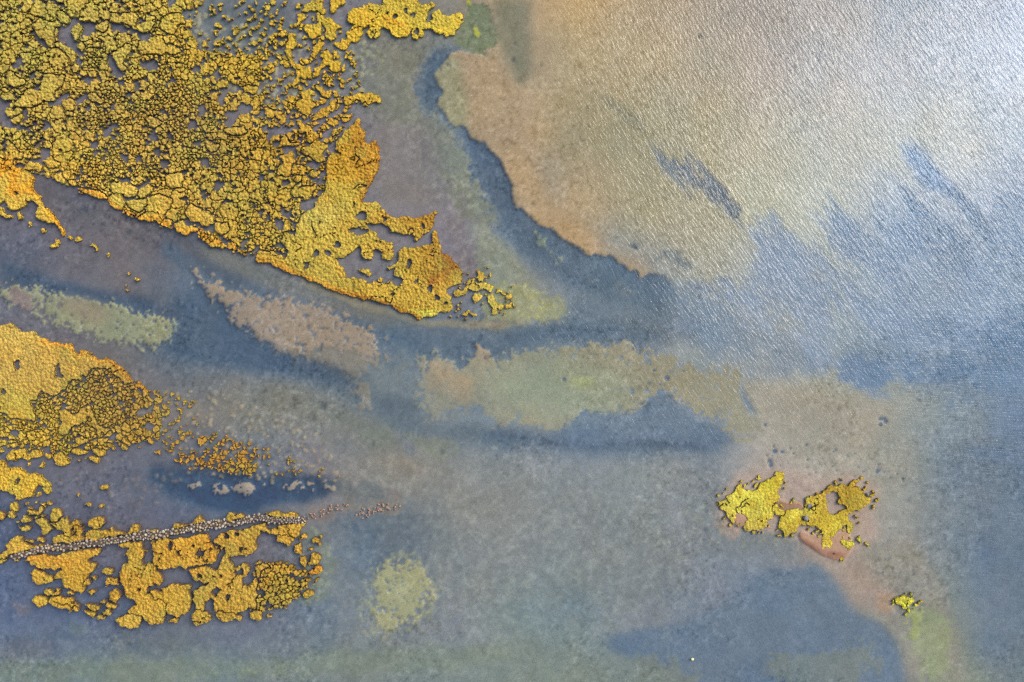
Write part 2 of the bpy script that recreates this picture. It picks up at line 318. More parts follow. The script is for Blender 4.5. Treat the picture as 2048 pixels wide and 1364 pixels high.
# submerged pale islet below the top mat
paint(ISL_TOP, (122,128,100), 5, rag=.4)
paint('X 985,0 1060,0 1060,160 1030,170 1010,120 985,60', (132,126,104), 16)
for e in ELL('B 1690,130,22 1740,230,40,22 1760,270,34 1700,20,26'): paint(e, (176,176,72), 4, rag=.3)
for e in ELL('N 910,620,34,16 940,640,18 900,665,16 1070,440,14 870,1040,18 600,930,12 930,1050,14 940,830,7 1070,775,7 1025,635,8 50,880,22 110,880,18 20,960,16 25,990,20 220,970,8 150,590,8 1130,930,6 1210,960,6 1130,1000,5 M 1240,300,20 1140,240,16 420,310,20 1370,240,24 2020,680,14 1960,905,8 1990,880,8 1680,1020,10'):
    paint(e, (100,112,132), 3, rag=.2)
for e in ELL('B 1528,524,12 1768,536,5 1825,1024,5 1545,798,6 1505,830,8 1500,870,6 I 15,350,10 8,480,14 230,530,7 600,858,6 1500,293,12 K 168,260,9 285,360,7 460,1350,8 540,40,8 P 540,342,8 F 930,820,20 1490,890,18 540,520,28 C 675,305,16 1040,490,20'):
    paint(e, (78,82,84), 2)
# drowned tussocks: pale spots round the golden ground
def spots(region, n, col, r=(3, 6), seed=0, op=.8):
    g = np.random.default_rng(seed); p = np.array(PL(region)); lo = p.min(0); hi = p.max(0); k = 0
    while k < n:
        q = lo+g.random(2)*(hi-lo)
        if not inside(np.array([q[0]]), np.array([q[1]]), PL(region))[0]: k += .2; continue
        rr = g.uniform(*r); a = rr*g.uniform(.7, 1.2)
        cc = np.array(col)+g.normal(0, 7)
        paint([(q[0]+rr*math.cos(t*math.pi/4), q[1]+a*math.sin(t*math.pi/4)) for t in range(8)], cc, 1, op=op)
        k += 1
spots('X 385,20 470,40 600,60 640,160 700,150 740,190 640,210 560,220 470,190 400,110', 330, (150,144,116), seed=1, op=.9)
spots('X 640,60 760,90 780,150 690,150', 50, (142,140,112), seed=2)
spots('X 300,790 420,780 560,830 660,880 700,960 600,970 380,950 330,900', 260, (152,138,108), (2.2,4.5), seed=3)
spots('X 600,1050 650,1050 670,1150 640,1200 610,1210 600,1150', 60, (130,134,112), seed=4)
spots('X 120,960 360,940 340,1020 200,1020', 40, (120,110,100), seed=5, op=.6)
spots('X 1360,1010 1440,1000 1500,1060 1600,1080 1500,1100 1400,1080', 90, (134,134,112), (2,4.5), seed=6, op=.6)
spots('X 1480,900 1560,880 1700,900 1850,960 1900,1100 1850,1250 1750,1150 1780,1000 1600,950', 120, (108,114,118), (1.6,3), seed=7, op=.7)
spots('X 980,560 1050,570 1110,610 1090,640 1010,640', 60, (164,162,104), (2.5,5), seed=8, op=.7)
# exposed sand of the islet
BARE = PL('P 235,170 280,140 330,170 420,190 560,150 590,110 640,130 660,200 690,290 620,380 540,388 460,362 380,312 300,270 250,220')
BARE2 = PL('O 1740,20 1800,0 1880,20 1900,90 1860,125 1790,120 1750,80')
BARE3 = PL('N 50,1250 120,1270 280,1290 300,1364 P 300,30 100,40 0,30 O 1900,40 N 40,1330')
paint(BARE, (194,154,126), 2); paint(BARE2, (190,148,120), 2); paint(BARE3, (170,130,100), 2, rag=.2)
paint('P 300,270 380,305 470,355 560,378 620,375 600,340 480,320 400,280 300,220 250,170 240,190', (172,120,92), 4)
paint('Q 600,780 700,770 800,820 780,880 640,880', (165,150,148), 3)

paint('F 400,1310 800,1290 1160,1270 1190,1364 900,1364 700,1364 H 500,90 380,60', (130,118,108), 4, rag=.55, op=.8)
paint('X 560,700 900,740 1000,900 1350,1000 1380,1250 1000,1180 800,1300 650,1200 700,1000', (122,124,114), 60, rag=.5, op=.45)
paint('H 900,520 1000,380 1300,380 1460,560 1460,720 1300,860 1250,960 900,980 880,760', (146,146,112), 2, rag=.95, op=.5)
paint('H 940,560 1000,430 1120,420 1170,460 1290,430 1350,500 1400,580 1410,680 1370,740 1320,800 1250,820 1240,880 1100,900 940,900 960,700', (156,153,110), 2, rag=.62, holes=.12)
paint('X 925,265 960,275 1015,360 1035,425 1000,430 950,360', (82,98,122), 8, rag=.55, keep=keepS, op=.9)
paint('X 850,112 905,104 872,150 880,215 850,235 825,180', (86,102,122), 10, rag=.4, keep=keepS, op=.9)
paint('X 400,590 460,655 560,705 690,745 700,780 560,745 430,725 340,700 345,655', (80,96,118), 12, op=.7)
paint('M 560,560 700,560 900,600 1060,560 1070,480 1150,430 1280,440 1310,520 1400,570 1480,620 1600,680 1680,720 1750,800 1700,850 1400,830 1000,800 600,830 200,790 0,760 0,690 200,740 400,720', (98,117,138), 4, rag=.45, op=.85)
paint('K 620,680 800,720 900,800 1000,870 1180,900 1280,960 1320,1060 1290,1200 1250,1300 1000,1290 700,1250 500,1280 450,1100 600,900 400,780', (98,116,132), 14, rag=.35, op=.55, keep=keepS)
for q in ('X 1500,440 1560,460 1640,540 1760,640 1740,680 1640,620 1540,540', 'X 1640,400 1700,410 1800,520 1860,600 1800,600 1700,500', 'X 1740,370 1800,380 1920,500 1980,580 1900,560 1800,470', 'X 1460,560 1540,600 1640,690 1700,740 1600,720 1500,650', 'X 1860,380 1940,420 2040,520 2060,600 1960,520', 'X 1700,560 1800,600 1900,680 1840,690 1740,640', 'X 1300,300 1360,330 1450,410 1500,470 1440,440 1350,370'):
    paint(q, (136,155,181) if not q.startswith('X 1300') else (118,126,136), 14, stk=.6, rag=.15, op=.7)
C += (sstep(650, 900, GY)*sstep(2048, 1700, GX))[..., None]*np.array([2, 3, 6], np.float32)
paint('G -300,1230 400,1200 1000,1190 2048,1190 H 600,1130 1200,1100 2048,1080 2048,1200 1400,1280 600,1290 G 2048,1330 1000,1364 -300,1364', (124,133,116), 10, rag=.35, op=.6)
paint('G 1300,1310 1800,1270 2048,1255 H 400,1225 800,1190 1000,1190 600,1235 G 2048,1290 1500,1325', (142,150,112), 5, rag=.35, op=.8)
# ---- levels: shallow shelf, deeper channels, sand just out of the water
lum = (C @ np.array([.3, .5, .2], np.float32))
Z = -0.22 - 0.9*np.clip((118-lum)/45, 0, 1)*sstep(300, 420, GX+0.2*GY)
Z += 0.05*fbm(GX, GY, 60, 3, 70)
Z = boxblur(Z.astype(np.float32), 4)
Z += 0.10*np.clip(boxblur(lum, 1)-boxblur(lum, 5), -14, 14)/14
for p in (BARE, BARE2, BARE3):
    sl, m = poly_mask(p, 5); Z[sl] = Z[sl]*(1-sstep(.3, .8, m)) + 0.05*sstep(.3, .8, m)
# fine mottling of mud, sand grains and weed
mott = fbm(GX, GY, 5, 2, 80)*15 + fbm(GX, GY, 15, 3, 83)*15 + fbm(GX, GY, 60, 3, 85)*12
weedy = np.zeros(GX.shape, np.float32)                     # where fine weed grows on the bed
for q, a in (('X 700,150 860,90 900,250 1010,420 1060,520 1140,610 1000,650 900,560 860,420 760,260', 1.0), ('X 380,760 600,800 760,880 1000,960 1400,970 1500,1100 1300,1250 1000,1300 700,1250 650,1050 700,960 500,860', .8), ('X 1400,880 1900,880 1900,1364 1750,1364 1700,1200 1500,1100', .5), ('X 0,1240 1000,1260 1300,1364 0,1364', .6), ('X 600,1040 680,1060 700,1250 560,1300 500,1270 640,1180', 1.0), ('X 380,0 620,0 700,150 500,200 400,110', .9)):
    sl, m = poly_mask(PL(q), 60, pad=120); weedy[sl] = np.maximum(weedy[sl], m*a)
wd = fbm(GX, GY, 10, 4, 98); wd = wd/wd.std()
C = C + (weedy*np.clip(np.where(wd > .15, (wd-.15)*11, (wd+.35)*5*(wd < -.35)), -9, 22))[..., None]*np.array([1.0, 1.03, .85], np.float32)*.8
tint = fbm(GX, GY, 90, 3, 88)[..., None]*np.array([6, 1, -5], np.float32)
fl = fbm(GX, GY, 7, 3, 91); fl = fl/fl.std(); fw = sstep(-.6, .8, fbm(GX, GY, 120, 3, 95)*8)          # flecks of weed and shell, in drifts
fleck = (np.where(fl > 1.2, 14, 0) - np.where(fl < -1.3, 15, 0))*fw*(GX < 2600)
mean = C.mean(-1, keepdims=True); bl = np.clip((C[..., 2:]-C[..., :1])/30, 0, 1)
C = mean + (C-mean)*(.93-.20*bl) + np.array([6, 7, 6], np.float32)
C = np.clip(C + mott[..., None] + fleck[..., None] + tint*1.6, 8, 250)
# what reaches the camera from the bed: the photograph's colour less the cloud light that the water mirrors
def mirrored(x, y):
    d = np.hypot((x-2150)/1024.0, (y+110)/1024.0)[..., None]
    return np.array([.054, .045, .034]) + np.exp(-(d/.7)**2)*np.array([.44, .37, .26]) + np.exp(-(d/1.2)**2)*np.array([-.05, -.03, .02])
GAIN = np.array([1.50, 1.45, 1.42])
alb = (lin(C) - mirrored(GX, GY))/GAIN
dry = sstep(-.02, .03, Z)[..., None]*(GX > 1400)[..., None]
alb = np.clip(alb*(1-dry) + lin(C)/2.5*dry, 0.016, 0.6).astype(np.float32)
print('bed painted', round(time.time()-T0, 1))

def grid_mesh(name, z, col, mats):
    nyy, nxx = z.shape
    k = (H-z)/FPX
    V = np.stack([(GX-CX)*k, (CY-GY)*k, z], -1)
    V[:, 0, 0] = -900; V[:, -1, 0] = 900; V[0, :, 1] = 900; V[-1, :, 1] = -900      # the outermost row runs on to the horizon
    V = V.reshape(-1, 3)
    idx = np.arange(nyy*nxx).reshape(nyy, nxx)
    q = np.stack([idx[1:, :-1], idx[1:, 1:], idx[:-1, 1:], idx[:-1, :-1]], -1).reshape(-1, 4)
    return mesh_from(name, V, q, mats, color=col.reshape(-1, 3))

mb, nt, out = new_mat('bed_of_mud_sand_and_weed')
at = N(nt, 'ShaderNodeAttribute', attribute_name='col')
geo = N(nt, 'ShaderNodeNewGeometry')
n1 = N(nt, 'ShaderNodeTexNoise', in_Scale=5.5, in_Detail=3.0, in_Roughness=0.7)
nt.links.new(geo.outputs['Position'], n1.inputs['Vector'])
mr = N(nt, 'ShaderNodeMapRange'); mr.inputs[1].default_value = .3; mr.inputs[2].default_value = .7; mr.inputs[3].default_value = .80; mr.inputs[4].default_value = 1.20
nt.links.new(n1.outputs[0], mr.inputs[0])
mul = N(nt, 'ShaderNodeVectorMath', operation='SCALE')
nt.links.new(at.outputs['Color'], mul.inputs[0]); nt.links.new(mr.outputs[0], mul.inputs['Scale'])
pb = N(nt, 'ShaderNodeBsdfPrincipled', in_Roughness=0.9); pb.inputs['Specular IOR Level'].default_value = 0.15
nt.links.new(mul.outputs[0], pb.inputs['Base Color'])
nt.links.new(pb.outputs[0], out.inputs[0])
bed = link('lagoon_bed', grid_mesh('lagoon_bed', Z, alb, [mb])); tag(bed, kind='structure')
# ------------------------------------------------------------------ water
WST = 16
wxs = np.arange(-1024, 3073, WST); wys = np.arange(-1024, 2389, WST)
WGX, WGY = np.meshgrid(wxs, wys)
def soft(poly, blur):
    m = inside(WGX, WGY, PL(poly)).astype(np.float32); return boxblur(m, blur/WST)
swell = soft('X 1050,-900 3000,-900 3000,760 1800,700 1500,820 1380,760 1300,560 1180,380 1120,150', 90)
chop = soft('X 1040,380 1200,560 1400,700 1900,600 3000,600 3000,2300 1000,2300 760,1364 830,1150 900,1020 880,880 760,760 820,660 1000,640 950,480', 60)
fine_v = soft('X 1650,560 3000,500 3000,2300 1750,2300 1750,1000', 90)
low_l = soft('X -900,1120 120,1140 260,1290 760,1290 900,1364 900,2300 -900,2300', 40)
wc = np.stack([swell, np.maximum(chop*(1-0.6*fine_v), .7*low_l), fine_v], -1).reshape(-1, 3)
nyy, nxx = WGX.shape
idx = np.arange(nyy*nxx).reshape(nyy, nxx)
q = np.stack([idx[1:, :-1], idx[1:, 1:], idx[:-1, 1:], idx[:-1, :-1]], -1).reshape(-1, 4)
V = np.stack([(WGX-CX)*H/FPX, (CY-WGY)*H/FPX, np.zeros(WGX.shape)], -1)
V[:, 0, 0] = -900; V[:, -1, 0] = 900; V[0, :, 1] = 900; V[-1, :, 1] = -900
V = V.reshape(-1, 3)
mw, nt, out = new_mat('shallow_lagoon_water')
at = N(nt, 'ShaderNodeAttribute', attribute_name='col'); sep = N(nt, 'ShaderNodeSeparateColor'); nt.links.new(at.outputs['Color'], sep.inputs[0])
geo = N(nt, 'ShaderNodeNewGeometry')
def waves(angle, across, along, detail=2.0, dist=0.6):
    """wind ripples: noise drawn out along the crests; angle = direction of the crests from +X, across/along = sizes in metres"""
    mp = N(nt, 'ShaderNodeMapping', vector_type='TEXTURE')
    mp.inputs['Rotation'].default_value = (0, 0, math.radians(angle)); mp.inputs['Scale'].default_value = (along, across, 1)
    nt.links.new(geo.outputs['Position'], mp.inputs['Vector'])
    n = N(nt, 'ShaderNodeTexNoise', in_Scale=1.0, in_Detail=detail, in_Roughness=0.6, in_Distortion=dist)
    nt.links.new(mp.outputs[0], n.inputs['Vector']); return n.outputs[0]
def mth(op, a, b=None, c=None):
    n = N(nt, 'ShaderNodeMath', operation=op)
    for i, v in enumerate((a, b, c)):
        if v is None: continue
        if isinstance(v, (int, float)): n.inputs[i].default_value = v
        else: nt.links.new(v, n.inputs[i])
    return n.outputs[0]
w1 = waves(-54, 0.36, 1.7, 1.5, .35); w1b = waves(-76, 0.30, 1.1, 1.5, .35); w2 = waves(-62, 0.24, 1.3, 1.0, .25); w3 = waves(-4, 0.22, 2.6, 1.0, .2); w4 = waves(-84, 0.24, 1.8, 1.0, .2)
wr = waves(0, 0.5, 0.5)
h = mth('MULTIPLY', mth('MULTIPLY_ADD', w1b, .6, w1), mth('MULTIPLY', sep.outputs[0], 1.0))
h = mth('ADD', h, mth('MULTIPLY', w2, mth('MULTIPLY', sep.outputs[1], .42)))
h = mth('ADD', h, mth('MULTIPLY', mth('ADD', w3, w4), mth('MULTIPLY', sep.outputs[2], .26)))
h = mth('ADD', h, mth('MULTIPLY', wr, .12))
bump = N(nt, 'ShaderNodeBump', in_Strength=1.0, in_Distance=0.15); nt.links.new(h, bump.inputs['Height'])
fr = N(nt, 'ShaderNodeFresnel', in_IOR=1.333); nt.links.new(bump.outputs[0], fr.inputs['Normal'])
gl = N(nt, 'ShaderNodeBsdfAnisotropic', in_Roughness=0.26); gl.inputs['Color'].default_value = (1, 1, 1, 1); nt.links.new(bump.outputs[0], gl.inputs['Normal'])
tr = N(nt, 'ShaderNodeBsdfTransparent')
df = N(nt, 'ShaderNodeBsdfDiffuse'); df.inputs['Color'].default_value = (.075, .095, .115, 1); nt.links.new(bump.outputs[0], df.inputs['Normal'])
m1 = N(nt, 'ShaderNodeMixShader', in_0=0.12); nt.links.new(tr.outputs[0], m1.inputs[1]); nt.links.new(df.outputs[0], m1.inputs[2])
lit = mth('MULTIPLY_ADD', mth('SUBTRACT', .03, fr.outputs[0]), geo.outputs['Backfacing'], fr.outputs[0])      # seen from below: light coming up passes, as through a thin film
m2 = N(nt, 'ShaderNodeMixShader'); nt.links.new(lit, m2.inputs[0]); nt.links.new(m1.outputs[0], m2.inputs[1]); nt.links.new(gl.outputs[0], m2.inputs[2])
nt.links.new(m2.outputs[0], out.inputs[0])
water = link('water', mesh_from('water', V, q, [mw], color=wc)); tag(water, kind='structure')
print('water', round(time.time()-T0, 1))

# ------------------------------------------------------------------ vegetation: outlines from the photograph
# (outline, holes, label)  - each is one mat or clump that can be pointed at
MATS = [
 ('D 560,0 590,-60 550,-5', '', ''),  # placeholder, dropped below
]
MATS = []
def mat(s, label, holes='', name='vegetation_mat', group=None): MATS.append((PL(s), [PL(h) for h in holes.split('|') if h.strip()], label, name, group))
mat('B 820,940 835,955 850,1000 870,1045 880,1130 960,1115 980,1170 992,1270 975,1364 D 930,80 900,130 870,190 835,245 890,265 975,255 1010,320 1080,352 1130,370 1200,372 1280,365 1360,350 1420,312 1468,320 1435,370 1405,440 1385,490 1345,530 1290,582 1262,550 1265,530 1200,525 1150,505 1060,500 1065,455 1030,435 960,432 880,430 900,470 950,510 1000,560 1060,580 1108,590 1105,640 1082,715 1010,712 990,680 1005,650 960,628 920,645 925,712 860,712 840,680 850,640 815,600 765,650 740,690 690,700 640,690 660,730 700,770 725,820 735,850 790,855 850,870 880,895 960,890 1010,895 1080,900 1130,910 1180,938 1150,905 1165,870 1110,840 1095,820 1110,770 1060,790 1030,770 1100,745 1140,700 1140,640 1200,600 1240,600 1250,620 1300,615 1380,600 1420,580 1400,510 1440,455 1470,520 1475,600 1490,650 1530,660 1570,700 1600,750 1650,790 1685,810 1650,850 1640,890 1580,910 1520,930 1515,960 1550,1000 1575,1050 1570,1110 1530,1135 1480,1130 1430,1180 1300,1188 1200,1145 1100,1100 1000,1065 900,1040 800,1010 700,990 630,970 560,930 470,900 390,860 300,830 200,790 100,750 0,722 0,650 120,640 240,700 250,640 230,600 200,560 230,480 300,520 330,440 360,350 430,310 470,270 470,240 520,190 550,130 570,60 555,0 B 545,1364 560,1280 590,1218 640,1222 690,1232 640,1200 660,1110 720,1040 770,1000',
    'great golden mat covering the whole tip of the long spit', 'D 820,370 850,325 895,340 880,390 850,405 820,395|D 1015,360 1045,370 1040,395 1020,390|D 760,245 800,250 780,285|D 620,590 660,570 690,600 650,610|D 1225,690 1250,740 1220,810 1200,780|D 1370,930 1410,920 1420,960 1380,960|D 1250,880 1300,880 1280,905|D 1310,440 1340,430 1355,450 1330,465|D 1420,990 1470,990 1460,1030 1430,1030|D 370,750 420,745 430,780 400,800|D 540,640 600,640 600,680 560,690|D 450,640 500,630 490,680 460,690|D 1500,1030 1540,1050 1520,1065|D 740,520 750,470 900,440 900,500')
mat('B 360,95 400,30 440,10 480,0 520,-20 545,0 550,60 555,130 600,150 650,185 688,225 650,245 640,290 610,345 570,310 555,260 540,200 520,170 525,220 520,290 480,305 430,312 395,270 378,210 400,190 450,200 490,180 480,120 500,90 440,80 400,105', 'knobbly golden clump with three arms at the top edge, left of the big top mat', name='vegetation_clump')
mat('B 585,0 600,-30 720,-30 725,38 650,50 640,80 605,108 592,60', 'small golden clump cut by the top edge between three-armed clump and big mat', name='vegetation_clump')
mat('B 325,95 390,120 385,150 350,160 345,200 310,215 303,190 340,140', 'small hooked yellow clump west of the three-armed golden clump', name='vegetation_clump')
mat('B 260,255 300,265 300,310 320,345 300,400 290,460 310,510 380,530 430,520 450,570 458,635 410,640 360,610 350,660 330,708 292,690 300,650 335,610 320,560 280,540 265,490 240,460 245,330', 'long chain-like golden clump running down from near the top edge', name='vegetation_clump')
mat('B 500,315 538,320 540,370 520,410 500,440 470,475 435,450 455,380', 'slanting oval golden clump just under the three-armed clump', name='vegetation_clump')
mat('B 528,410 580,405 610,440 615,480 660,485 692,500 680,560 640,578 600,550 570,530 530,550 510,608 470,612 455,550 500,520 520,480', 'orange-gold branching clump below the slanting oval one', name='vegetation_clump')
mat('B 718,150 730,100 770,60 830,45 880,30 900,10 940,30 1000,40 1015,-40 1310,-40 1320,40 1370,30 1400,-10 1428,30 1400,70 1370,140 1360,175 1390,185 1412,160 1400,110 1430,78 1480,78 1500,130 1560,130 1620,80 1662,100 1662,190 1640,230 1590,250 1575,292 1530,290 1500,260 1420,262 1400,230 1340,225 1345,280 1310,290 1290,275 1290,312 1250,302 1240,220 1220,290 1180,298 1110,290 1070,240 1030,220 980,240 990,290 950,318 910,302 878,260 920,210 850,220 850,290 830,312 790,352 750,352 730,392 690,392 640,380 630,350 660,340 710,310 740,250 790,210 740,180', 'big rich-yellow mat along the top edge with small round holes', 'B 1175,70 1205,70 1210,95 1185,105|B 1245,112 1275,112 1275,135 1245,135|B 1100,120 1130,110 1140,150 1110,170|B 1265,225 1300,235 1310,270 1280,265|B 1030,90 1060,90 1060,115 1040,115')
mat('B 688,840 708,780 760,760 830,733 900,730 960,735 1000,760 1003,812 950,805 900,850 850,855 840,805 780,800 720,850', 'golden clump paling to cream at its right end, alone in the shallows above the spit', name='vegetation_clump')
mat('B 350,740 400,720 472,712 478,760 440,770 472,820 462,900 410,948 380,910 320,865 322,820 380,800', 'thick golden clump due north of the spit tip with a notch in its side', name='vegetation_clump')
mat('B 468,668 540,690 560,720 602,730 590,782 540,770 520,730 480,705', 'short slanting golden clump above the notched one', name='vegetation_clump')
mat('B 438,972 490,900 530,860 570,860 600,800 655,798 652,840 630,882 590,922 530,955 480,965', 'wedge-shaped golden clump pointing down to the left', name='vegetation_clump')
mat('B 648,890 720,900 778,888 765,932 720,995 690,955', 'triangular golden clump right beside the wedge-shaped one', name='vegetation_clump')
mat('B 566,950 650,948 668,990 630,1018 580,990', 'flat yellow clump under the triangular golden one', name='vegetation_clump')
mat('B 598,1040 660,1020 697,1003 692,1050 640,1080 610,1108', 'small forked yellow clump close over the root of the spit tip', name='vegetation_clump')
mat('B 320,965 370,968 410,1000 455,1020 480,1060 503,1060 483,1142 430,1142 398,1110 390,1060 340,1072', 'stout golden clump with a drawn-out lower end left of the spit tip', name='vegetation_clump')
mat('B 420,1165 470,1128 588,1148 560,1190 540,1230 552,1270 500,1308 450,1282 440,1240 380,1232 358,1200', 'ragged star-shaped orange-gold clump', name='vegetation_clump')
mat('B 58,838 100,850 150,880 230,880 248,930 230,988 190,982 160,930 120,962 70,912', 'broad dark-golden clump with a scalloped lower edge', name='vegetation_clump')
mat('B 155,1175 210,1090 198,1060 240,1088 270,1130 342,1130 345,1170 250,1162 200,1182', 'dark golden clump shaped like a flying bird', name='vegetation_clump')
mat('B 210,1230 280,1203 312,1230 312,1280 292,1364 D 285,20 250,50 170,50 165,10 B 200,1330 235,1300 200,1270', 'tall orange-gold clump west of the star-shaped one', name='vegetation_clump')
mat('D 275,65 300,40 350,45 355,80 320,85 285,85', 'small smooth yellow clump in the purple pool west of the spit', name='vegetation_clump')
mat('D 275,165 300,120 340,90 362,95 355,135 420,130 450,110 475,105 490,120 470,170 430,210 400,240 375,200 330,220 300,220', 'yellow clump like an open hand in the purple pool west of the spit', name='vegetation_clump')
mat('D 420,0 510,0 515,40 480,60 430,45', 'golden clump with two lobes north-west of the spit tip', name='vegetation_clump')
mat('D 1760,768 1820,808 1842,852 1810,870 1790,890 1850,900 1895,940 1885,985 1830,950 1780,960 1730,972 1690,950 1680,992 1620,1015 1585,1010 1568,980 1600,950 1640,950 1680,900 1720,850 1762,850', 'yellow cross-shaped clump just off the end of the spit', 'D 1770,870 1800,880 1780,895', name='vegetation_clump')
mat('D 1738,990 1790,982 1812,1020 1780,1050 1738,1062', 'small square golden clump under the cross-shaped one', name='vegetation_clump')
mat('D 1860,990 1900,980 1922,1030 1960,1072 2030,1062 2045,1030 2052,1100 1990,1112 1940,1092 1922,1152 1880,1152 1900,1100 1862,1040', 'crescent of golden growth round a small pool beyond the spit', name='vegetation_clump')
mat('D 1925,945 1985,960 2040,1000 2050,1030 2010,1030 1970,990 1925,985', 'pale yellow arc closing the small pool beyond the spit', name='vegetation_clump')
mat('D 1645,1160 1690,1128 1730,1130 1770,1150 1750,1172 1700,1152 1655,1178', 'little lemon-yellow arc at the water under the spit end', name='vegetation_clump')
mat('D 805,785 870,775 935,832 880,838 820,812', 'small jagged golden clump alone in the pinkish pool of the spit', name='vegetation_clump')
mat('D 975,872 1005,848 1028,878 995,898', 'tiny golden clump at the lower rim of the pinkish pool', name='vegetation_clump')
# the shore chunk of the left edge
mat('C -60,-60 0,-90 140,-40 200,0 275,35 280,60 265,100 250,130 255,165 332,200 338,262 400,310 412,360 452,400 500,450 518,525 490,522 460,450 400,420 350,412 290,370 278,330 312,290 250,250 205,232 205,290 110,312 60,290 30,240 0,280 -60,280', 'orange and gold mat at the left edge trailing off to a thin tail', 'C 100,160 140,150 135,190 110,200')
mat('C -60,290 0,300 60,340 105,360 95,392 40,370 0,345 -60,330', 'narrow orange clump at the left edge under the trailing mat', name='vegetation_clump')
for q, l in [('C 128,340 150,325 178,360 175,392 140,390', 'small olive clump below the left-edge mat'), ('C 228,420 250,410 258,440 238,462', 'tiny yellow clump below the left-edge mat'), ('C 325,480 345,455 372,490 350,508', 'oval bright yellow clump off the thin tail of the left-edge mat'), ('C 432,560 450,535 475,560 460,600 420,620 395,605 405,580', 'paired yellow and orange clump off the thin tail of the left-edge mat'), ('C 525,530 560,515 575,545 555,555', 'pale lemon clump at the last point of the tail'), ('C 590,530 620,515 652,545 635,560 600,555', 'pale lemon clump just past the last point of the tail'), ('C 705,582 735,580 760,610 782,645 765,648 735,615', 'thin slanting pale gold strip in the brown water'), ('C 840,668 865,668 872,690 850,690', 'tiny lemon speck beyond the thin slanting strip'), ('C 1010,820 1035,800 1045,835 1025,850', 'small orange clump in the middle of the brown inlet'), ('C 1055,870 1075,850 1105,870 1085,890', 'orange drowned clump beside the small orange one in the brown inlet'), ('C 1010,930 1025,905 1030,960 1015,975', 'thin pale strip below the two orange clumps of the brown inlet')]:
    mat(q, l, name='vegetation_clump')
# large clumps along the south-western rim of the upper field
for q, l in [('C 1480,345 1520,262 1590,290 1660,330 1722,372 1712,412 1668,452 1600,432 1530,402', 'large smooth clump like a bean above a purple gap of the field rim'),
             ('C 1708,430 1760,403 1820,430 1842,480 1800,508 1728,500', 'round smooth clump next to the bean-shaped one'),
             ('C 888,100 950,80 1022,90 1092,140 1082,192 1040,202 960,182 888,172', 'pair of joined smooth clumps near the inlet shore'),
             ('C 1165,225 1230,200 1290,188 1372,232 1352,300 1312,352 1312,395 1260,405 1200,385 1175,320', 'tall broad clump reaching down to the inlet shore'),
             ('C 1008,225 1160,228 1165,315 1100,332 1030,272', 'wedge of gold between two broad clumps on the inlet shore'),
             ('C 862,240 882,190 950,180 1002,222 1002,272 982,312 890,292', 'round golden clump standing out into the inlet'),
             ('C 1108,150 1190,108 1232,140 1172,200 1120,224 1090,192', 'olive arrow-shaped clump behind the inlet shore'),
             ('C 1330,60 1372,20 1432,18 1482,62 1452,132 1390,142 1345,112', 'pentagon-shaped smooth olive clump in the field'),
             ('C 635,150 700,148 760,160 850,185 875,225 850,240 780,215 700,190 640,175', 'orange-edged long clump on the inlet shore'),
             ('C 430,30 480,18 525,75 500,105 450,75', 'pale yellow clump on the inlet shore, orange mat to its left'),
             ('C 545,75 600,85 640,120 600,135 555,110', 'small bright yellow clump on the inlet shore'),
             ('C 1280,400 1330,385 1375,410 1372,455 1290,440', 'small golden clump hanging over the inlet'),
             ('C 1378,420 1440,400 1500,430 1560,450 1595,470 1560,492 1500,492 1470,515 1410,490', 'golden clump with an orange water side next to the bean-shaped one'),
             ('C 1095,370 1180,335 1250,340 1300,390 1280,415 1215,402 1110,392', 'long orange-bottomed clump on the inlet shore'),
             ('C 0,-20 40,-60 A 60,1110 110,1160 150,1210 200,1230 180,1270 100,1272 70,1364 0,1340', 'orange-olive clump on the left edge above the trailing mat')]:
    mat(q, l, name='vegetation_clump')
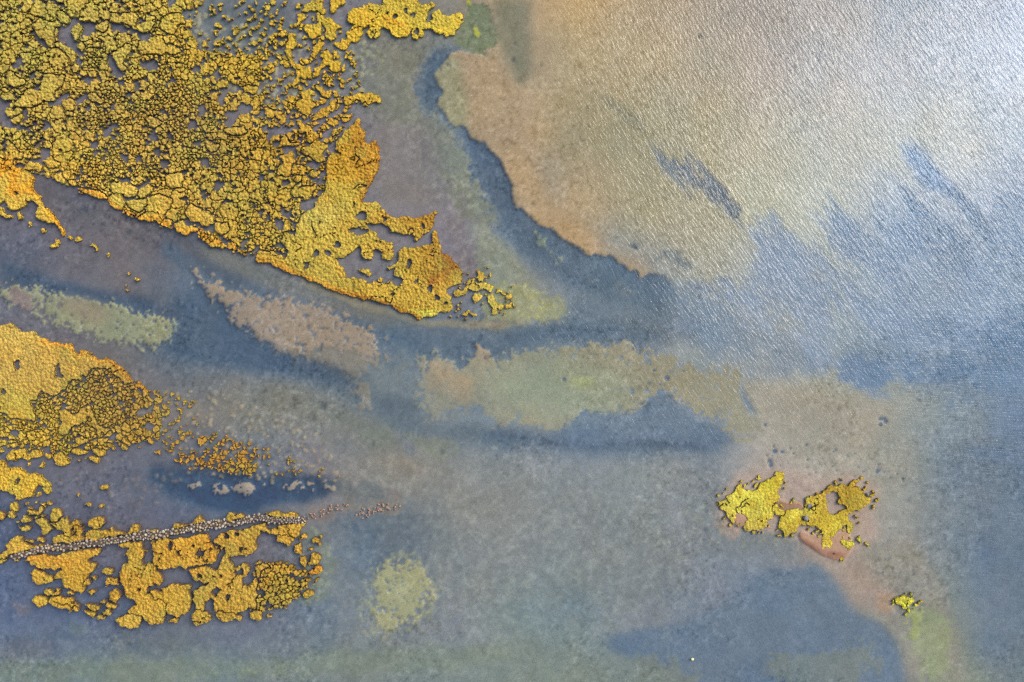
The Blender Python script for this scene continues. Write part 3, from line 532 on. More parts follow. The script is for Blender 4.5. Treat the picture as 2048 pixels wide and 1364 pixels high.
# notable clumps of the dense upper field
for q, l in [('A 870,110 960,110 1000,98 1085,103 1102,150 1082,200 1130,180 1170,170 1172,120 1232,128 1262,160 1222,212 1190,262 1110,252 1050,220 1000,182 888,182', 'wide golden clump with a waist in the upper field, north of a slate pool'),
             ('A 1330,108 1390,115 1440,98 1492,130 1470,170 1490,192 1420,202 1400,272 1340,272 1278,230 1290,160', 'bright golden clump with claws at the ragged right rim of the upper field'),
             ('A 248,190 330,148 400,170 472,160 492,200 440,230 442,330 452,392 390,372 340,312 285,270', 'orange-topped clump west of the long brown pool'),
             ('A 38,592 90,568 150,608 192,650 170,692 110,702 48,670', 'large pale olive clump near the left edge of the upper field'),
             ('A 330,600 400,578 470,610 522,600 492,682 440,722 430,802 380,812 320,812 260,852 118,862 108,820 180,760 222,710 330,730 318,660', 'largest sprawling olive clump of the upper field'),
             ('A 1100,330 1190,318 1232,288 1302,288 1312,350 1370,370 1442,380 1452,420 1390,442 1330,422 1290,442 1230,420 1130,432 1108,380', 'long golden clump with a flat top near the slate pools'),
             ('A 888,430 940,388 990,360 1052,360 1042,402 1000,440 990,500 1032,542 1010,574 950,542 918,490', 'sickle-shaped golden clump in the upper field'),
             ('A 460,320 520,360 600,420 610,480 580,500 540,450 470,400 445,350', 'wedge of orange-tinged growth along the lower side of the long brown pool'),
             ('A 615,340 650,335 682,370 660,412 625,385', 'egg-shaped clump standing alone in the long brown pool'),
             ('A 1620,1100 1700,1128 1755,1170 1740,1222 1690,1222 1640,1172', 'golden clump beside the small slate pools right of the field centre'),
             ('A 1790,1040 1860,1008 1950,1010 1992,1050 1930,1092 1850,1082', 'light golden clump near the right rim of the dense field'),
             ('A 1168,930 1260,928 1305,970 1250,1032 1180,1012', 'dense round golden clump at the heart of the upper field'),
             ('A 340,1282 400,1250 450,1270 492,1302 450,1342 380,1342', 'pale yellow clump above the inlet head'),
             ('A 230,1290 290,1280 342,1340 300,1364 170,1364', 'triangular yellow-orange clump above the inlet head'),
             ('A 1930,680 2060,690 2060,750 1962,732', 'flat golden clump lying along a slate pool'),
             ('A 440,90 500,80 550,130 550,190 520,202 480,170', 'plump clump hanging over the top of the long brown pool'),
             ('A 590,190 620,180 660,205 655,250 625,290 605,328 582,300 582,230', 'upright clump in the upper part of the long brown pool'),
             ('A 770,200 850,150 880,170 850,230 830,270 800,240 762,235', 'slanting bright green-gold clump left of a slate pool'),
             ('A 500,800 550,770 600,820 590,880 540,892 500,850', 'pale green-gold clump under the little pool of the upper field'),
             ('A 95,930 150,900 180,930 172,980 120,1000 90,965', 'round olive clump islanded in the pool at the left edge'),
             ('A 690,760 740,738 830,790 820,822 740,800', 'leaf-shaped pale clump in the fine-grained belt')]:
    mat(q, l, name='vegetation_clump')
# western mat of the middle
mat('C -200,1230 0,1240 60,1222 150,1275 250,1290 330,1328 400,1364 E 430,0 500,12 560,30 612,90 625,112 660,78 700,75 742,130 800,155 860,135 930,180 1000,240 1050,290 1088,340 1010,335 940,280 850,215 780,200 705,240 692,300 650,330 600,300 560,320 480,420 400,440 320,400 300,470 230,480 270,560 282,640 150,630 60,610 0,560 -200,560',
    'broad golden mat with an orange rim at the left edge, halfway down', 'E 630,265 680,270 692,330 650,320|E 0,400 45,400 30,425 0,430|E 430,200 470,180 470,260 510,280 500,300 430,300|E 140,120 100,200 140,240 160,220|C -20,-20')
mat('E 470,560 540,560 592,600 640,530 720,510 752,560 760,620 800,680 880,690 902,740 860,762 800,785 770,710 700,660 610,668 580,702 520,745 470,742 468,690 480,640', 'pale gold tongue in the granular right half of the middle mat')
for q, l in [('E 48,920 80,870 130,850 190,868 202,905 270,880 330,878 342,912 290,942 210,945 150,935 120,968 60,952', 'big yellow clump with a long arm below the middle mat'),
             ('E 428,990 420,940 450,908 500,895 532,920 552,980 520,1002 480,992', 'tall yellow clump with a ruddy foot below the middle mat'),
             ('E 568,902 600,865 700,880 705,915 640,922', 'oval golden clump in a row under the middle mat, second from its left'),
             ('E 728,882 770,860 832,870 826,912 770,918', 'ruddy oval clump in a row under the middle mat'),
             ('E 712,952 740,928 792,940 792,978 740,982', 'orange and yellow islet south of the row of ovals'),
             ('E 608,790 660,758 702,790 692,828 640,832', 'round yellow clump at the lower rim of the middle mat'),
             ('E 566,830 620,803 648,840 600,858', 'flat yellow-green clump at the lower rim of the middle mat'),
             ('E 708,802 762,778 784,820 740,848', 'plump yellow clump right of two others at the rim of the middle mat'),
             ('E 858,812 900,820 935,862 905,880', 'slanting ruddy clump at the rim of the middle mat'),
             ('E 962,850 1000,828 1030,850 1000,874', 'small ruddy clump off the rim of the middle mat'),
             ('E 1080,780 1115,765 1130,800 1095,812', 'small olive-gold clump at the right end of the lower rim'),
             ('E 1150,785 1200,770 1240,800 1220,815 1180,805', 'flat golden clump past the right end of the lower rim'),
             ('E 1090,850 1120,830 1135,860 1100,870', 'faint ruddy clump in the purple water off the rim'),
             ('E 1245,880 1265,878 1292,915 1285,930 1255,905', 'thin slanting clump in the brown channel'),
             ('E 300,1005 340,965 360,990 335,1025', 'orange-tinged clump right of the long-armed one'),
             ('E 345,905 410,895 415,930 375,950', 'broken yellow clump above the orange-tinged one'),
             ('E 200,945 230,960 252,1010 225,1005', 'short yellow strip beneath the long-armed clump'),
             ('E -60,790 0,800 40,788 52,830 0,840 -60,840', 'yellow clump on the left edge beneath the middle mat'),
             ('E 55,800 90,780 125,790 125,815 70,830', 'yellow clump beside the left-edge one'),
             ('E -60,850 0,850 42,882 0,905 -60,905', 'rounded yellow clump low on the left edge')]:
    mat(q, l, name='vegetation_clump')
mat('E -200,950 0,950 30,970 42,1010 80,1000 110,1010 160,998 165,1020 192,1050 240,1062 320,1058 332,1100 402,1120 412,1160 382,1222 340,1205 320,1155 290,1180 270,1210 272,1262 130,1262 108,1220 60,1200 0,1202 -200,1200', 'thick bright mat with a single dark hole at the left edge, above the stone causeway', 'E 120,1110 155,1105 165,1130 130,1145')
mat('E 295,1230 330,1215 345,1240 310,1258', 'little green-gold clump off the mat with the dark hole', name='vegetation_clump')
for q, l in [('E 800,1170 830,1153 882,1165 860,1202 810,1197', 'half-drowned golden clump alone in the purple channel'), ('E 785,1320 805,1300 825,1320 800,1345', 'round yellow clump alone below the half-drowned one'), ('E 672,1300 700,1285 725,1300 700,1325', 'ruddy drowned clump left of the round yellow one'), ('E 612,1225 625,1208 638,1230 625,1248', 'tiny pale clump in the purple channel'),
             ('E 90,1280 130,1272 152,1330 122,1364 80,1362', 'yellow clump with a dark right side under the mat with the hole'),
             ('E 300,1364 308,1322 345,1308 355,1345 345,1364 G 320,20 300,32 240,30 215,0', 'yellow clump pair near the left edge above the causeway'),
             ('E 400,1352 420,1328 470,1338 482,1364 G 500,40 460,82 430,70 400,30', 'tall olive clump above the causeway'),
             ('G 0,0 30,10 52,50 30,78 -60,80 -60,0', 'orange-gold clump on the left edge above the causeway'),
             ('G 70,0 110,0 112,50 100,72 75,50', 'upright yellow clump near the left edge above the causeway'),
             ('G 168,60 200,38 242,65 236,92 200,97', 'little round ruddy clump above the causeway'),
             ('G 262,90 330,38 372,50 390,110 422,150 390,182 345,192 318,160 310,120', 'ragged yellow-green clump above the causeway'),
             ('G 148,115 180,130 210,108 242,130 236,162 180,162', 'low olive clump in the purple pool above the causeway'),
             ('G 693,80 740,38 802,35 842,60 842,102 800,132 760,142 710,112', 'bright clump like a mitten above the causeway'),
             ('G 385,85 440,90 480,78 540,28 552,80 560,100 602,58 642,90 662,130 642,182 682,222 640,242 560,237 500,252 430,252 400,222 450,192 530,172 500,152 460,152 440,130', 'tall orange-gold clump standing against the causeway'),
             ('G 688,160 740,128 800,150 870,150 890,118 932,160 1000,172 1060,140 1082,88 1118,120 1112,172 1060,187 980,197 900,212 850,227 790,237 700,242 678,210', 'long golden clump with a spike along the north side of the causeway'),
             ('G 1370,130 1400,95 1520,100 1550,85 1550,60 1600,40 1635,70 1625,95 1560,125 1450,150 1370,155', 'yellow-green strip on the north side of the causeway, near its middle'),
             ('G 1790,40 1830,5 1880,30 1920,5 1960,40 2000,30 1960,65 1890,85 1830,80', 'dark gold tuft on the north side of the causeway, east of the middle strip'),
             ('G 1180,150 1260,140 1300,150 1250,172 1190,178', 'short pale tuft at a bend on the north side of the causeway'),
             ('G 45,270 70,228 100,200 180,198 192,250 205,270 260,272 330,267 380,265 412,285 330,292 260,302 200,322 150,352 60,357 0,382 -80,400 -80,330 0,330 40,310', 'wide golden clump where the causeway starts at the left edge'),
             ('G 208,235 240,220 272,228 270,250 230,257', 'small ruddy clump over the purple strip near the causeway start'),
             ('G 288,217 340,210 382,222 350,247 292,243', 'ruddy oval clump over the purple strip near the causeway start'),
             ('G -80,385 0,380 62,368 50,400 0,418 -80,430', 'small gold clump under the causeway start'),
             ('G 98,380 160,368 140,397 105,400', 'tiny gold clump under the causeway start'),
             ('G 232,480 300,458 350,480 360,510 400,520 442,530 432,572 390,577 290,588 258,560 260,510', 'rounded yellow clump off the left end of the southern flats'),
             ('G 348,640 400,618 420,640 460,618 472,660 430,664 370,672', 'twin small clumps south of the rounded yellow one'),
             ('G 518,650 560,638 592,660 622,690 580,684', 'loose little chain of yellow tufts'),
             ('G 248,700 280,663 330,668 372,690 378,740 342,772 280,762', 'outermost round golden clump of the southern flats'),
             ('G 368,720 400,680 470,673 522,700 572,700 622,750 645,802 560,808 510,792 440,762', 'sausage-shaped golden clump beside the outermost round one'),
             ('G 678,738 720,733 802,760 812,790 750,797', 'dark-rimmed yellow clump off the southern flats'),
             ('G 652,795 720,788 758,810 750,842 700,837', 'smaller ruddy clump under the dark-rimmed one'),
             ('G 868,700 890,640 940,623 958,670 932,720 925,735', 'egg-shaped upright clump in the purple bay'),
             ('G 840,750 862,715 900,740 942,750 932,787 860,782', 'lumpy clump just below the egg-shaped upright one'),
             ('G 812,800 882,785 898,815 840,828', 'yellow-green clump among the last of the purple bay'),
             ('G 773,842 830,830 842,855 790,868', 'lowest small clump of the purple bay'),
             ('G 703,640 740,628 772,660 740,688', 'small orange-topped clump with a dark rim in the purple bay'),
             ('G 798,470 840,448 902,463 908,500 850,522 812,500', 'ruddy oval clump in the purple bay, nearest the causeway'),
             ('G 833,560 860,533 942,540 952,592 850,597', 'squarish clump under the ruddy oval one'),
             ('G 722,530 755,518 772,545 740,558', 'small green clump west of the squarish one'),
             ('G 803,720 825,705 848,720 830,742', 'tiny brown clump in the purple bay'),
             ('G 983,350 1000,333 1015,350 1000,368', 'tiny dark clump between the two big southern mats'),
             ('G 1160,320 1180,298 1200,310 1180,332', 'tiny orange clump with a black side under the causeway'),
             ('G 903,872 940,848 980,828 1070,818 1122,840 1142,870 1112,922 1040,943 970,922 928,892', 'large oval yellow clump, lowest of all southern clumps'),
             ('G 1345,872 1400,848 1432,870 1420,892 1350,897', 'small golden clump between two big ones on the lowest shore'),
             ('G 1518,850 1560,788 1650,788 1692,870 1640,902 1560,898', 'round broad clump on the lowest shore'),
             ('G 1712,800 1880,800 1945,850 1932,882 1870,862 1800,892 1742,862', 'low wide clump east of the round broad one'),
             ('G 1996,800 2048,778 H 45,800 55,860 0,876 G 2010,862', 'rounded clump at the east end of the lowest shore')]:
    mat(q, l, name='vegetation_clump')
mat('G 172,380 250,353 400,343 520,350 560,320 700,300 790,288 792,322 740,362 700,402 758,420 752,470 700,492 692,540 722,590 682,602 692,652 640,663 600,652 560,612 500,592 480,542 438,520 450,462 380,457 240,432 228,402', 'large orange-gold mat under the western part of the causeway', 'G 450,452 510,455 500,470 455,470')
mat('G 928,270 1000,258 1090,240 1150,238 1155,290 1185,303 1150,342 1130,390 1150,422 1200,400 1222,430 1252,480 1282,530 1302,572 1270,592 1215,592 1180,602 1172,662 1230,692 1322,735 1325,770 1320,830 1302,902 1210,912 1160,872 1140,842 1100,822 1040,822 1020,790 1060,752 1082,740 1030,690 1000,652 980,600 970,540 963,480 990,422 1030,402 1012,350 1040,302 968,285', 'tall golden mat running from the causeway to the lowest shore', 'G 1110,605 1130,600 1130,635 1105,635|G 1175,600 1210,600 1205,640 1180,660')
mat('G 1220,240 1280,220 1350,213 1400,218 1500,198 1600,178 1665,168 1692,200 1682,250 1732,270 1742,330 1720,392 1680,422 1620,424 1520,432 1490,472 1430,452 1350,462 1280,462 1222,442 1225,340', 'saffron-yellow mat right under the middle of the causeway', 'G 1340,300 1365,245 1372,245 1350,305|G 1540,275 1560,270 1565,295 1545,295|G 1570,320 1640,330 1620,370 1570,360|G 1400,310 1430,300 1440,340 1415,345')
mat('G 1305,600 1400,588 1530,588 1545,600 1512,640 1522,700 1522,770 1492,790 1492,832 1440,852 1340,832 1322,780 1330,742 1240,692 1192,652 1220,620 1290,642', 'flat-topped golden mat south of the square purple pool')
mat('G 1520,460 1640,428 1690,450 1740,452 1762,400 1762,372 1810,340 1760,312 1745,260 1700,240 1695,200 1760,175 1900,140 2048,125 H 60,92 100,130 180,150 170,120 240,110 262,130 330,130 330,180 300,240 250,292 210,262 165,242 160,190 100,172 40,162 0,240 G 2048,300 1990,342 1960,360 1900,352 1830,362 1850,410 1870,440 1960,400 2012,480 1990,502 1940,540 1942,582 1990,602 2020,560 2048,490 H 0,415 60,400 90,440 0,520 0,640 G 2048,760 1980,770 1930,800 1840,800 1700,790 1710,740 1690,690 1640,730 1600,790 1560,770 1535,700 1560,640 1600,600 1670,580 1560,560 1530,520', 'wide yellow mat riddled with purple pools under the eastern half of the causeway', 'G 1780,290 1810,290 1800,330 1775,320|G 1910,290 1960,295 1950,330 1915,320|G 1690,630 1740,600 1770,620 1730,690 1700,680|G 1750,510 1780,500 1765,540 1745,535|G 1580,505 1620,505 1610,540 1580,530|G 1800,650 1830,660 1845,730 1820,700|G 1880,150 1920,160 1900,210 1880,190|G 1790,175 1830,180 1820,215 1800,210|G 1690,190 1720,185 1735,215 1700,215|G 1880,480 1940,440 1950,500 1900,510|G 1700,500 1740,505 1735,520 1705,520')
for q, l in [('H 303,260 370,250 383,290 360,340 308,342', 'square-shouldered clump near the east end of the southern flats'), ('H 418,295 455,292 458,322 425,326', 'small round clump by the pale drowned weed'), ('H 338,360 400,350 412,372 400,440 360,422', 'ruddy upright clump east of the brown pool'), ('H 425,345 490,328 528,373 500,422 450,437 412,412 440,390 445,365', 'orange ring-like clump on the eastern shore'), ('H 418,475 480,430 520,415 542,450 510,492 440,518', 'orange slanting clump on the eastern shore'), ('H 365,640 400,618 447,632 453,680 410,712 380,692', 'round notched clump at the south-east corner of the flats'), ('H 90,800 130,818 130,850 95,842', 'small clump off the south shore, east part'), ('H 160,190 240,180 300,215 290,240 250,292 205,258 165,242', 'pointed clump hanging into the brown pool'), ('H 80,0 180,-5 330,15 385,60 375,85 300,62 220,66 140,58 90,50', 'orange-gold tuft on the north side of the causeway at its east end'), ('H 240,95 330,85 400,95 385,125 340,150 330,200 290,205 260,150', 'orange clump on the south side of the causeway at its east end'), ('H 340,200 380,180 425,195 400,235 360,240', 'bright clump touching the drowned weed')]:
    mat(q, l, name='vegetation_clump')
# the islet on the right
mat('M 1645,1300 1655,1262 1680,1270 1740,1238 1780,1200 1810,1140 1840,1130 1870,1190 1960,1192 1985,1120 2048,1098 N 0,1098 40,1088 90,1038 142,1038 130,1100 105,1172 80,1202 95,1240 82,1280 50,1300 50,1364 P 30,60 0,80 O 2048,110 1990,160 1920,152 1860,155 1855,100 1890,60 1850,30 1800,10 1780,60 1790,120 1750,90 1720,40 1690,0 1660,-20', 'lime-yellow western half of the islet on the sand bar', 'O 1790,20 1850,30 1900,60 1850,95 1800,80')
mat('Q 0,440 60,480 120,430 200,420 330,380 400,430 440,400 520,330 510,200 620,110 700,100 760,20 N 400,1230 440,1190 510,1150 590,1145 640,1160 690,1100 732,1098 722,1150 700,1170 770,1190 772,1222 820,1250 838,1282 800,1310 Q 1860,280 1770,330 1700,400 1520,420 1500,460 1380,470 1400,620 1490,640 1492,860 1450,872 1370,810 1350,730 1200,790 1160,900 1100,990 1070,1000 1090,1080 1050,1180 960,1210 850,1200 840,990 880,910 800,880 850,820 750,790 660,760 560,740 420,720 360,760 330,830 330,900 250,870 190,890 150,970 90,950 100,880 40,830 0,800', 'lime and amber eastern half of the islet, with a round lagoon inside', 'Q 920,110 1060,60 1130,30 1220,50 1240,160 1180,200 1180,280 1280,300 1340,340 1340,390 1260,400 1220,480 1120,500 1040,470 960,370 920,250|Q 560,300 620,290 680,330 620,350|Q 460,560 520,540 600,580 570,640 500,640')
mat('Q -180,330 -60,300 60,420 120,440 60,560 -60,520 -160,460', 'thin lime neck joining the two halves of the islet', name='vegetation_clump')
mat('Q 1225,1040 1250,1020 1320,1000 1410,1030 1500,1040 1525,1100 1500,1180 1430,1240 1360,1180 1280,1110', 'lime clump on the reddish sand at the south end of the islet', name='vegetation_clump')
mat('Q 1600,980 1630,930 1665,960 1660,1000 1702,1060 1680,1102 1610,1062', 'small lime clump in the water east of the islet, left of a pair', name='vegetation_clump')
mat('Q 1738,1060 1800,1045 1875,1080 1862,1155 1790,1132', 'small lime clump in the water east of the islet, right of a pair', name='vegetation_clump')
mat('P 570,370 600,365 612,395 585,410', 'tiny lime clump at the lowest edge of the reddish sand', name='vegetation_clump')
mat('P 1008,700 1040,688 1130,682 1165,710 1142,752 1100,782 1060,772 1050,745 1015,735', 'isolated lime-yellow tuft above pale drowned weed, near the lower right corner', name='vegetation_clump')
# round pools inside the golden ground
POOLS = [PL(q) for q in '''A 580,130 560,190 480,215 450,300 500,340 560,380 620,440 690,455 650,400 610,360 620,330 590,320 590,250 600,190 630,170 640,140
A 240,240 290,330 370,345 350,310 290,280 270,230
A 380,830 440,855 500,830 560,740 520,730 450,770
A -60,930 0,930 0,1010 100,1030 200,1045 270,1080 200,1010 100,980 60,920 0,900 -60,900
A 880,180 960,170 1060,240 1050,262 960,245 890,212
A 1110,262 1180,258 1195,310 1120,325
A 990,430 1020,420 1020,490 1000,500
A 860,520 900,510 1000,590 980,620 900,600
A 1740,770 1800,740 1800,830 1750,830
A 1590,840 1650,860 1640,920 1600,900
A 1530,1130 1600,1120 1600,1165 1550,1170
A 1080,1240 1140,1250 1130,1295 1080,1290
A 190,1270 330,1265 340,1330 280,1300
A 1820,950 1880,950 1880,1000 1820,990
A 1100,480 1180,480 1200,560 1130,540
A 640,600 700,600 690,640 650,640
C 1470,375 1510,425 1600,460 1700,500 1720,430 1700,395 1670,455 1600,435 1530,410
C 1180,150 1230,150 1200,190 1160,195
C 1470,210 1500,220 1500,270 1470,260
C 1730,500 1800,510 1780,545 1740,540
D 380,5 440,90 540,110 545,10 520,0 510,60
D 230,70 270,90 240,130 200,110
D 370,230 460,220 470,280 400,330 360,290
D 150,640 190,630 200,660 170,680
D 280,400 340,410 350,450 300,460 280,430
D 160,390 210,380 220,450 180,470 150,430
D 190,540 230,590 240,640 190,600'''.split('\n')]
# ground where clumps stand close together: outline, size of clump (px), share of gaps, label words, group
FIELDS = []
def field(s, size, gap, where, group): FIELDS.append((PL(s), size, gap, where, group))
field('X -260,-260 380,-260 385,60 400,100 520,110 600,200 640,240 660,300 660,420 640,500 480,510 C 1900,680 1830,622 1700,602 1640,572 1570,540 1590,482 1500,500 1380,462 1290,452 1280,420 1100,392 1010,352 960,318 880,292 850,242 700,192 640,178 520,105 440,72 280,30 X 0,345 -260,345', 15, .12, 'in the dense upper field', 'clumps of the dense upper field')
field('X 385,0 600,0 700,60 720,170 740,200 660,240 600,200 520,110 400,100', 9, .62, 'in the thin scatter east of the dense field', 'clumps scattered east of the dense field')
field('X 520,110 600,110 660,150 700,240 660,300 620,330 560,330 520,250', 12, .4, 'in the loose ground above the spit', 'clumps scattered east of the dense field')
field('E -260,-100 400,0 700,75 1050,290 1190,385 1190,430 1240,480 1300,570 1280,700 1280,800 1100,812 940,872 830,880 600,850 540,900 340,880 180,830 0,680 -260,680', 9, .10, 'in the granular part of the middle mat', 'small clumps of the middle mat')
field('E 1190,385 1300,400 1500,440 1600,520 1560,620 1700,700 1900,760 2048,900 F 250,900 300,1020 150,1080 0,1075 E 1700,1060 1500,1020 1350,930 1300,800 1300,570', 8, .74, 'in the sprinkle of small clumps east of the middle mat', 'sprinkled clumps east of the middle mat')
field('E 1600,760 1900,790 2048,840 F 100,860 100,1000 30,1080 E 1900,1062 1700,1050 1600,1000 1400,960 1420,900 1550,870', 9, .3, 'in the golden band north of the dark trench', 'sprinkled clumps east of the middle mat')
field('F 0,860 260,900 380,960 640,1040 660,1090 560,1085 300,1070 0,1078', 6, .8, 'fading east of the golden band', 'sprinkled clumps east of the middle mat')
field('H 0,400 150,405 240,410 330,450 410,480 400,520 410,570 380,610 345,640 345,700 280,722 200,772 130,782 60,792 0,790 G 1960,790 1940,640 2020,560', 13, .08, 'in the lumpy ground at the east end of the southern flats', 'clumps at the east end of the southern flats')
field('E 120,1264 400,1264 440,1340 G 400,120 250,60 100,100 0,80 E 0,1340 0,1290', 7, .85, 'in the purple pool above the causeway', 'clumps above the causeway')
field('E 0,680 180,820 420,850 430,930 340,900 200,860 60,850 -200,850', 9, .35, 'under the lower rim of the middle mat', 'small clumps of the middle mat')
field('E 560,925 720,925 700,980 590,975', 6, .6, 'under the lower rim of the middle mat', 'small clumps of the middle mat')
# submerged fringe right of the flats
field('H 370,90 520,130 560,300 500,330 540,420 520,520 430,620 440,740 300,760 250,800 200,780 340,720 340,640 400,600 420,500 540,440 400,300', 8, .86, 'on the drowned eastern edge of the southern flats', 'clumps at the east end of the southern flats')

field('N -400,1150 0,1060 120,1020 170,1060 130,1250 300,1250 500,1130 680,1080 760,1090 900,1240 860,1330 P 800,60 720,160 720,280 600,300 540,130 420,220 300,170 150,220 20,170 O 1990,190 1880,190 1760,130 1680,40 N -400,1250', 6, .74, 'on the rim of the islet', 'tussocks on the rim of the islet')
field('P 990,660 1200,660 1260,720 1200,760 1100,850 1080,780 1000,740', 5, .6, 'round the isolated lime tuft', 'tussocks round the isolated lime tuft')
field('D 1560,940 1700,820 1850,760 1960,860 2100,940 2100,1120 1900,1180 1600,1190 1500,1160', 5, .82, 'off the end of the spit', 'tussocks off the end of the spit')
# colours of the growth, as soft areas: x, y, rx, ry, colour, weight
TONES = [(-100,-50,520,330,(160,140,54),1), (250,150,260,170,(164,139,58),.9), (330,260,220,120,(160,132,54),.9), (60,60,120,90,(156,140,58),.7), (150,350,260,70,(178,146,52),.8), (330,390,180,60,(182,150,58),.8),
 (430,90,120,110,(178,146,40),.7), (650,120,150,160,(192,156,32),1), (760,50,120,60,(202,164,32),1), (830,40,90,50,(208,172,40),.8), (880,45,50,40,(206,180,44),.7), (600,280,110,120,(184,142,36),.8),
 (700,320,70,90,(186,142,26),.9), (730,290,35,60,(172,116,20),.6), (670,460,120,80,(188,160,54),.9), (640,430,50,30,(186,170,80),.6), (860,500,70,90,(176,138,34),.8), (905,540,45,60,(136,96,16),.75), (868,470,30,40,(160,120,24),.6), (850,430,60,20,(150,102,14),.7), (760,450,80,30,(180,138,36),.6),
 (780,600,110,40,(192,156,44),.7), (930,590,60,40,(198,166,52),.7), (850,628,50,10,(206,196,66),.8), (985,600,40,40,(200,176,70),.8),
 (0,720,150,100,(180,150,66),1), (60,690,50,30,(188,166,84),.5), (130,760,160,90,(172,138,56),.7), (230,800,90,70,(160,130,54),.8), (150,850,60,30,(178,146,50),.7), (40,860,90,70,(182,152,46),.7), (60,975,90,50,(196,160,42),.9), (430,920,150,60,(188,136,40),.9),
 (60,1070,110,60,(180,146,48),.8), (150,1060,40,40,(186,140,36),.6), (120,1120,90,40,(196,148,44),.8), (150,1160,60,50,(196,150,36),.6), (380,1110,70,50,(202,150,34),.95), (270,1180,60,90,(198,152,42),.8), (330,1190,50,30,(198,156,42),.6), (440,1140,80,60,(196,152,50),.7), (560,1180,70,80,(192,156,50),.8), (600,1100,60,60,(196,148,36),.7), (120,1210,60,30,(192,154,44),.7), (265,1243,40,20,(196,166,62),.7), (520,1100,100,60,(190,148,46),.5),
 (1490,1000,60,45,(206,192,62),1), (1540,960,30,30,(196,180,36),.8), (1590,1030,60,40,(212,198,66),1), (1700,1000,50,50,(162,130,20),1), (1740,1000,20,30,(206,166,44),.7), (1640,1050,50,30,(176,140,26),.8), (1670,1070,40,50,(204,190,48),.7), (1600,1060,30,15,(170,140,24),.6), (1660,1090,40,20,(214,178,84),.5), (1700,1095,40,30,(186,176,38),.8), (1740,1080,30,30,(190,180,44),.9), (1810,1205,40,30,(204,196,44),1)]
FRINGE = [('C 280,60 250,130 330,230 405,320 450,400 510,515', 9, (196,138,22), .7), ('A 0,1364 60,1300 120,1364 C 100,150 260,130', 14, (200,134,20), .7), ('C 640,155 760,170 860,240 900,295 1010,335 1100,375 1280,408 1380,450 1500,495 1590,478 1640,545 1840,600 1900,668 2048,725 D 100,740 200,780 300,820 390,850 470,890 560,925 660,970 720,988', 7.5, (196,136,28), .75),
 ('D 640,965 760,990 900,1030 1000,1060 1200,1140 1300,1180', 6, (170,108,10), .8), ('D 1390,900 1600,760 1490,650', 8, (150,92,14), .6), ('E 350,0 560,20 625,105 700,72 800,150 870,130 1000,235 1085,330 1180,400', 9, (204,138,30), .7), ('B 960,1115 985,1200 985,1364 D 900,110 850,220', 6, (170,110,12), .7), ('B 1030,150 1180,200', 6, (198,140,20), .5), ('H 440,500 540,420', 8, (206,132,18), .7), ('E 1190,560 1260,690', 5, (190,130,30), .6), ('G 180,395 300,360 560,400', 8, (208,142,34), .5), ('G 975,480 985,640', 7, (206,150,36), .6), ('G 1500,220 1640,200 1700,380', 8, (212,150,28), .6)]
def seg_dist(x, y, pts):
    d = np.full(x.shape, 1e9, np.float32)
    for (x1, y1), (x2, y2) in zip(pts[:-1], pts[1:]):
        L = (x2-x1)**2+(y2-y1)**2+1e-6
        t = np.clip(((x-x1)*(x2-x1)+(y-y1)*(y2-y1))/L, 0, 1)
        d = np.minimum(d, np.hypot(x-x1-t*(x2-x1), y-y1-t*(y2-y1)))
    return d
def growth_colour(x, y):
    c = np.zeros(x.shape+(3,), np.float32)+np.array((186,150,46), np.float32)
    for cx, cy, rx, ry, col, w in TONES:
        a = w*np.exp(-(((x-cx)/rx)**2+((y-cy)/ry)**2)**1.5*0.8)
        c = c*(1-a[..., None]) + np.array(col, np.float32)*a[..., None]
    a = sstep(.52, .72, vnoise(x, y, 42, 3))*.16*(x < 1100)
    c = c*(1-a[..., None]) + np.array((198,140,30), np.float32)*a[..., None]
    a = sstep(.52, .75, vnoise(x, y, 33, 8))*.35
    c = c*(1-a[..., None]) + np.array((158,148,56), np.float32)*a[..., None]
    a = sstep(.45, .65, vnoise(x, y, 15, 19))*.5*(x > 1100)
    c = c*(1-a[..., None]) + np.array((176,146,26), np.float32)*a[..., None]
    for s, w, col, op in FRINGE:
        d = seg_dist(x, y, PL(s)); a = op*np.exp(-(d/w)**2)*(0.6+0.8*vnoise(x, y, 14, 12))
        a = np.clip(a, 0, 1)[..., None]; c = c*(1-a) + np.array(col, np.float32)*a
    g = (fbm(x, y, 4, 2, 15)*46 + fbm(x, y, 13, 2, 16)*30)[..., None]
    up = (1.03+.11*sstep(700, 300, x+y*.4)-.07*sstep(560, 660, y)*(x < 1100))[..., None]
    c = c*up*np.array([1.12, 1.15, .98], np.float32)+np.array([2, 4, 26], np.float32)
    return np.clip(c+g*np.array([1, .95, .5], np.float32), 10, 250)

